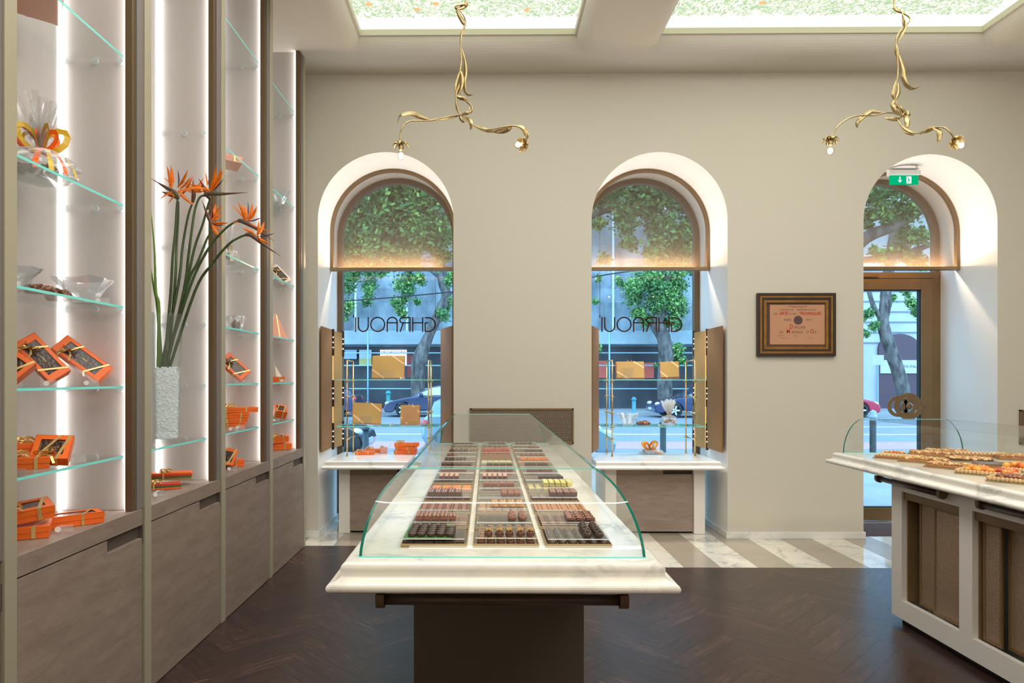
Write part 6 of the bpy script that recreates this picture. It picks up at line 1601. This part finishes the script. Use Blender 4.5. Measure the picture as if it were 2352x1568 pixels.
rightlow = [(1490, 645, 32), (1550, 640, 26), (1455, 672, 26), (1515, 690, 34), (1562, 700, 22), (1478, 722, 20), (1545, 735, 18), (1422, 645, 10), (1366, 690, 8), (1372, 640, 8), (1548, 815, 20), (1565, 830, 12), (1512, 842, 7), (1372, 800, 8)]
doorhigh = [(1995, 440, 35), (2045, 425, 40), (2095, 465, 34), (2020, 495, 25), (2100, 540, 28), (2010, 585, 16), (2060, 585, 22), (2120, 590, 22)]
doorlow = [(1990, 715, 14), (2002, 748, 12), (1985, 760, 10), (2052, 690, 10), (2088, 700, 14), (2075, 672, 10), (2102, 720, 10)]
tree('leafy street tree whose crown fills the first arch', [(1180, 700, 22), (1165, 500, 18), (1100, 350, 14), (1010, 260, 9)], 12.2, lefthigh, .095, .9, [[(1165, 560, 10, 0), (1080, 520, 7, 0), (960, 470, 4, .1), (840, 400, 2, .2)], [(1150, 480, 8, 0), (1040, 420, 5, .2), (900, 380, 2, .3)], [(1120, 380, 6, 0), (960, 560, 2, .4), (860, 600, 1, .4)]], 1, -.06)
tree('leaning tree with low green twigs behind the mirrored lettering', [(960, 905, 16), (960, 860, 16), (964, 825, 17), (985, 770, 12), (1008, 720, 11), (1024, 680, 11), (1016, 640, 12), (1000, 560, 12), (980, 480, 9), (960, 420, 6)], 33.6, leftlow, .15, 2.6, [[(1020, 690, 3, 0), (1040, 670, 2, 0)], [(1012, 640, 3, 0), (960, 610, 2, -.5), (920, 650, 1, -.5)], [(1005, 600, 4, 0), (900, 600, 2, -.5), (850, 640, 1, -.5), (800, 650, 1, -.5)]], 2, GZ + .1)
tree('leafy tree whose crown fills the second arch', [(1270, 760, 20), (1285, 520, 18), (1330, 380, 14), (1400, 300, 9)], 12.3, righthigh, .095, .85, [[(1290, 520, 9, 0), (1400, 480, 6, .1), (1500, 420, 3, .2)], [(1300, 460, 8, 0), (1420, 430, 5, .2), (1560, 520, 2, .3)]], 3, -.06)
tree('dark trunked tree in the middle of the second window', [(1527, 905, 17), (1527, 860, 17), (1530, 820, 17), (1524, 775, 16), (1508, 742, 15), (1520, 715, 14), (1540, 685, 14), (1530, 640, 15), (1512, 570, 16), (1496, 500, 17), (1480, 430, 13), (1470, 380, 9)], 33.4, rightlow, .15, 2.4, [[(1530, 650, 6, 0), (1570, 600, 4, 0), (1600, 560, 2, 0)], [(1500, 520, 8, 0), (1550, 470, 5, 0), (1590, 440, 3, 0)]], 4, GZ + .1)
tree('bare limbed tree trunk curving past the entrance door', [(2078, 915, 14), (2068, 870, 14), (2052, 820, 14), (2036, 775, 13), (2028, 735, 12), (2034, 700, 12), (2036, 660, 11), (2050, 560, 10), (2060, 470, 7)], 33.0, doorlow, .15, 2.4, [[(2030, 740, 7, 0), (2005, 700, 5, 0), (1990, 640, 4, 0)]], 5, GZ + .1)
tree('dark tree with a thick slanting branch behind the door arch', [(1860, 760, 22), (1890, 640, 20), (1930, 600, 17)], 12.0, doorhigh, .095, .8, [[(1930, 600, 17, 0), (1990, 545, 15, 0), (2050, 520, 14, 0), (2120, 480, 10, 0), (2170, 430, 6, 0)], [(1930, 600, 8, 0), (2050, 590, 8, 0), (2140, 560, 6, 0)]], 6, -.06)
b = MB(); b.tube(spline([at(760, 693, 20), at(900, 683, 20), at(1060, 668, 20)], 6), .02, 6); tag(b.build('overhead_cable', pbr('cable_black', (.02, .02, .02), .6)), 'thin black overhead cable crossing the first window', 'cable')
b = MB(); b.tube(spline([at(1340, 640, 20), at(1430, 625, 20), at(1560, 612, 20)], 6), .02, 6); tag(b.build('overhead_cable', pbr('cable_black', (0, 0, 0))), 'thin black overhead cable crossing the second window', 'cable')
# ================================================================== brass vine chandeliers
def chandelier(label, ox, oy, sc_, T, stems, leaves, flowers, seed):
    rr = random.Random(seed)
    def c(x, y, d=0.0): return at(ox + x / sc_, oy + y / sc_, T + d)
    top = c(*stems[0][1][0][:2]); t = thing('vine_chandelier', label, 'chandelier', (top.x, T, 4.548))
    k_m = T / FPX / sc_
    b = MB(); b.lathe([(.001, .0), (.05, .0), (.05, -.012), (.012, -.03), (.0001, -.03)][::-1], 20, c=(top.x, T, 4.548)); b.build('ceiling_rose', M_vine, parent=t, world=True)
    for si, (rad, pts) in enumerate(stems):
        P_ = [c(p[0], p[1], p[2] if len(p) > 2 else 0) for p in pts]
        if si == 0: P_ = [Vector((top.x, T, 4.53)), Vector((top.x + .01, T, (4.53 + top.z) / 2))] + P_
        b = MB(); b.tube(spline(P_, 6), rad, 8); b.build('stem', M_vine, parent=t, world=True)
    for (w_, roll, pts) in leaves:
        P_ = spline([c(p[0], p[1], p[2] if len(p) > 2 else 0) for p in pts], 6); n_ = len(P_)
        ww = [max(.0012, w_ * k_m * math.sin(PI * (i + .3) / n_) ** .7) for i in range(n_)]
        b = MB(); b.smooth = True; b.ribbon(P_, ww, (rr.uniform(-.3, .3), -1, rr.uniform(-.3, .3)), roll=roll)
        o = b.build('leaf', M_vine, parent=t, world=True); s_ = o.modifiers.new('thick', 'SOLIDIFY'); s_.thickness = .0012
    for (x, y, d, dirn, kind) in flowers:
        o_ = c(x, y, d); D = Vector(dirn).normalized(); R = D.to_track_quat('Z', 'Y').to_matrix().to_4x4()
        b = MB(); b.T = Matrix.Translation(o_) @ R
        b.lathe([(.0001, -.006), (.010, -.004), (.014, .004), (.0135, .026), (.011, .030)], 14); 
        sk = b.build('socket', M_vine, parent=t, world=True)
        for q in range(6):
            b = MB(); b.T = Matrix.Translation(o_) @ R @ Matrix.Rotation(2 * PI * q / 6, 4, 'Z')
            if kind == 0: pr = [(.008, 0, .0), (.024, 0, -.012 + .004 * (q % 2)), (.038, 0, -.004), (.044, 0, .010)]
            else: pr = [(.008, 0, .002), (.022, 0, .0), (.034, 0, .012), (.036, 0, .026)]
            b.smooth = True; b.ribbon(spline(pr, 4), [.012 + .014 * math.sin(PI * i / 12) for i in range(13)], (0, 0, 1)); p_ = b.build('petal', M_vine, parent=t, world=True); s_ = p_.modifiers.new('thick', 'SOLIDIFY'); s_.thickness = .0015
        b = MB(); b.T = Matrix.Translation(o_) @ R; b.lathe([(.010, .028), (.011, .034), (.019, .050), (.021, .062), (.017, .076), (.008, .083), (.0001, .084)], 16)
        b.build('bulb', thin_glass('bulb_glass', (1, .97, .93), 1.0), parent=t, world=True)
        b = MB(); b.T = Matrix.Translation(o_) @ R; b.ball((0, 0, .058), .0135, 10, 6); b.build('glow', emis('filament', (1, .78, .52), 60), parent=t, world=True)
        p_ = o_ + D * .058; lamp('bulb_light', 'POINT', p_, 1.2, (1, .8, .55), .012)
    return t
TC = 4.0
chandelier('brass vine chandelier hanging above the chocolate counter', 860, 0, 3.92, TC,
 [(.0046, [(815, 0), (820, 35), (728, 58), (770, 130, .02), (812, 190), (812, 240), (785, 300), (778, 420), (782, 560), (770, 640), (775, 740, .02), (742, 830), (735, 900), (750, 980), (770, 1035)]),
  (.0034, [(728, 58), (790, 120, -.02), (820, 190), (815, 240)]),
  (.0040, [(775, 830), (812, 895), (865, 940), (882, 980), (850, 1015, -.03), (785, 1038)]),
  (.0042, [(770, 1035), (700, 1045, -.05), (600, 1065, -.1), (500, 1085, -.15), (400, 1088, -.2), (320, 1090, -.23), (262, 1130, -.25), (232, 1200, -.25), (230, 1290, -.25)]),
  (.0042, [(790, 1040), (850, 1100, -.05), (900, 1130, -.1), (980, 1165, -.15), (1080, 1160, -.2), (1180, 1140, -.25), (1280, 1135, -.28), (1345, 1170, -.3), (1372, 1240, -.3)])],
 [(34, 1.4, [(785, 430), (815, 540), (822, 650), (808, 740), (815, 820), (845, 855), (888, 852)]), (34, 1.0, [(745, 850), (735, 790), (762, 690), (790, 600)]), (40, .8, [(770, 620), (790, 690), (780, 780), (745, 850)]),
  (52, .9, [(505, 1078, -.15), (420, 1055, -.17), (340, 1022, -.2), (260, 1028, -.22), (222, 1050, -.22), (206, 1112, -.2)]), (40, .8, [(760, 1038), (700, 1050, -.04), (610, 1070, -.08), (515, 1085, -.12)]),
  (38, 1.0, [(800, 1042), (850, 1075, -.03), (872, 1120, -.05), (864, 1170, -.05)]), (30, .5, [(765, 1040), (782, 1075), (808, 1104)]), (36, .7, [(885, 1125, -.05), (950, 1150, -.1), (1020, 1175, -.15), (1080, 1185, -.2)]), (44, .9, [(1060, 1185, -.18), (1140, 1182, -.22), (1200, 1165, -.25), (1235, 1145, -.26)]),
  (40, .8, [(1280, 1132, -.28), (1335, 1155, -.3), (1372, 1215, -.3), (1375, 1250, -.3)]), (34, .8, [(782, 1030), (830, 1020, -.03), (872, 995), (850, 950)]), (36, .9, [(725, 860), (770, 880), (820, 895), (860, 945)]), (46, .7, [(812, 5), (825, 40), (770, 72), (722, 55)]), (28, .8, [(730, 70), (760, 140), (790, 200), (815, 230)]), (30, .9, [(815, 220), (800, 270), (780, 320), (772, 430)]), (26, .6, [(738, 900), (745, 970), (775, 1035)])],
 [(236, 1305, -.25, (.05, -.1, -1), 0), (1345, 1300, -.3, (-.55, -.75, -.28), 1)], 5)
chandelier('brass vine chandelier hanging nearer the entrance door', 1850, 0, 3.92, TC,
 [(.0046, [(800, 0), (797, 80), (860, 110), (930, 150), (935, 190), (870, 260), (825, 330), (815, 400), (820, 450), (832, 560), (830, 690), (800, 850), (815, 930), (850, 990), (870, 1030)]),
  (.0034, [(870, 110), (890, 180, -.02), (890, 240)]), (.0040, [(815, 910), (850, 970), (890, 1010), (850, 1060)]),
  (.0042, [(880, 1045), (800, 1020, -.05), (720, 1015, -.1), (620, 1040, -.15), (520, 1038, -.2), (430, 1050, -.25), (340, 1095, -.27), (270, 1160, -.28), (232, 1240, -.28)]),
  (.0042, [(820, 1060), (860, 1130, -.05), (930, 1185, -.1), (1010, 1200, -.15), (1090, 1170, -.2), (1180, 1145, -.25), (1250, 1150, -.27), (1300, 1190, -.28), (1335, 1240, -.28)])],
 [(40, 1.2, [(835, 480), (860, 550), (882, 640), (885, 700), (915, 770), (970, 800), (1032, 775)]), (36, .9, [(875, 120), (885, 190), (895, 240), (860, 320), (820, 390)]), (34, .8, [(815, 400), (822, 460), (830, 520)]), (34, .9, [(830, 700), (800, 800), (792, 860), (810, 890)]), (34, .9, [(835, 740), (838, 830), (800, 900), (765, 945)]),
  (38, .7, [(765, 945), (790, 960), (815, 1010), (860, 1035)]), (44, .9, [(720, 1020, -.1), (650, 1010, -.12), (590, 1005, -.15), (520, 1050, -.2), (470, 1100, -.2), (464, 1150, -.2)]), (40, .6, [(850, 1070), (790, 1072, -.03), (715, 1060, -.05)]), (48, .5, [(905, 1030), (915, 1080, -.03), (915, 1150, -.05)]), (44, .8, [(870, 1130, -.05), (910, 1180, -.08), (980, 1212, -.12)]),
  (40, .9, [(1030, 1210, -.15), (1080, 1180, -.2), (1130, 1160, -.22), (1160, 1145, -.24)]), (40, .9, [(1145, 1150, -.24), (1195, 1175, -.26), (1210, 1220, -.27), (1190, 1275, -.27)]), (34, .8, [(800, 950), (850, 970), (880, 1000), (915, 1050)]), (36, .8, [(915, 995), (930, 1030), (880, 1055), (830, 1060)]), (26, .6, [(800, 60), (830, 95), (870, 115)])],
 [(226, 1262, -.28, (-.08, -.1, -1), 0), (1345, 1270, -.28, (.05, -.72, -.62), 1)], 9)
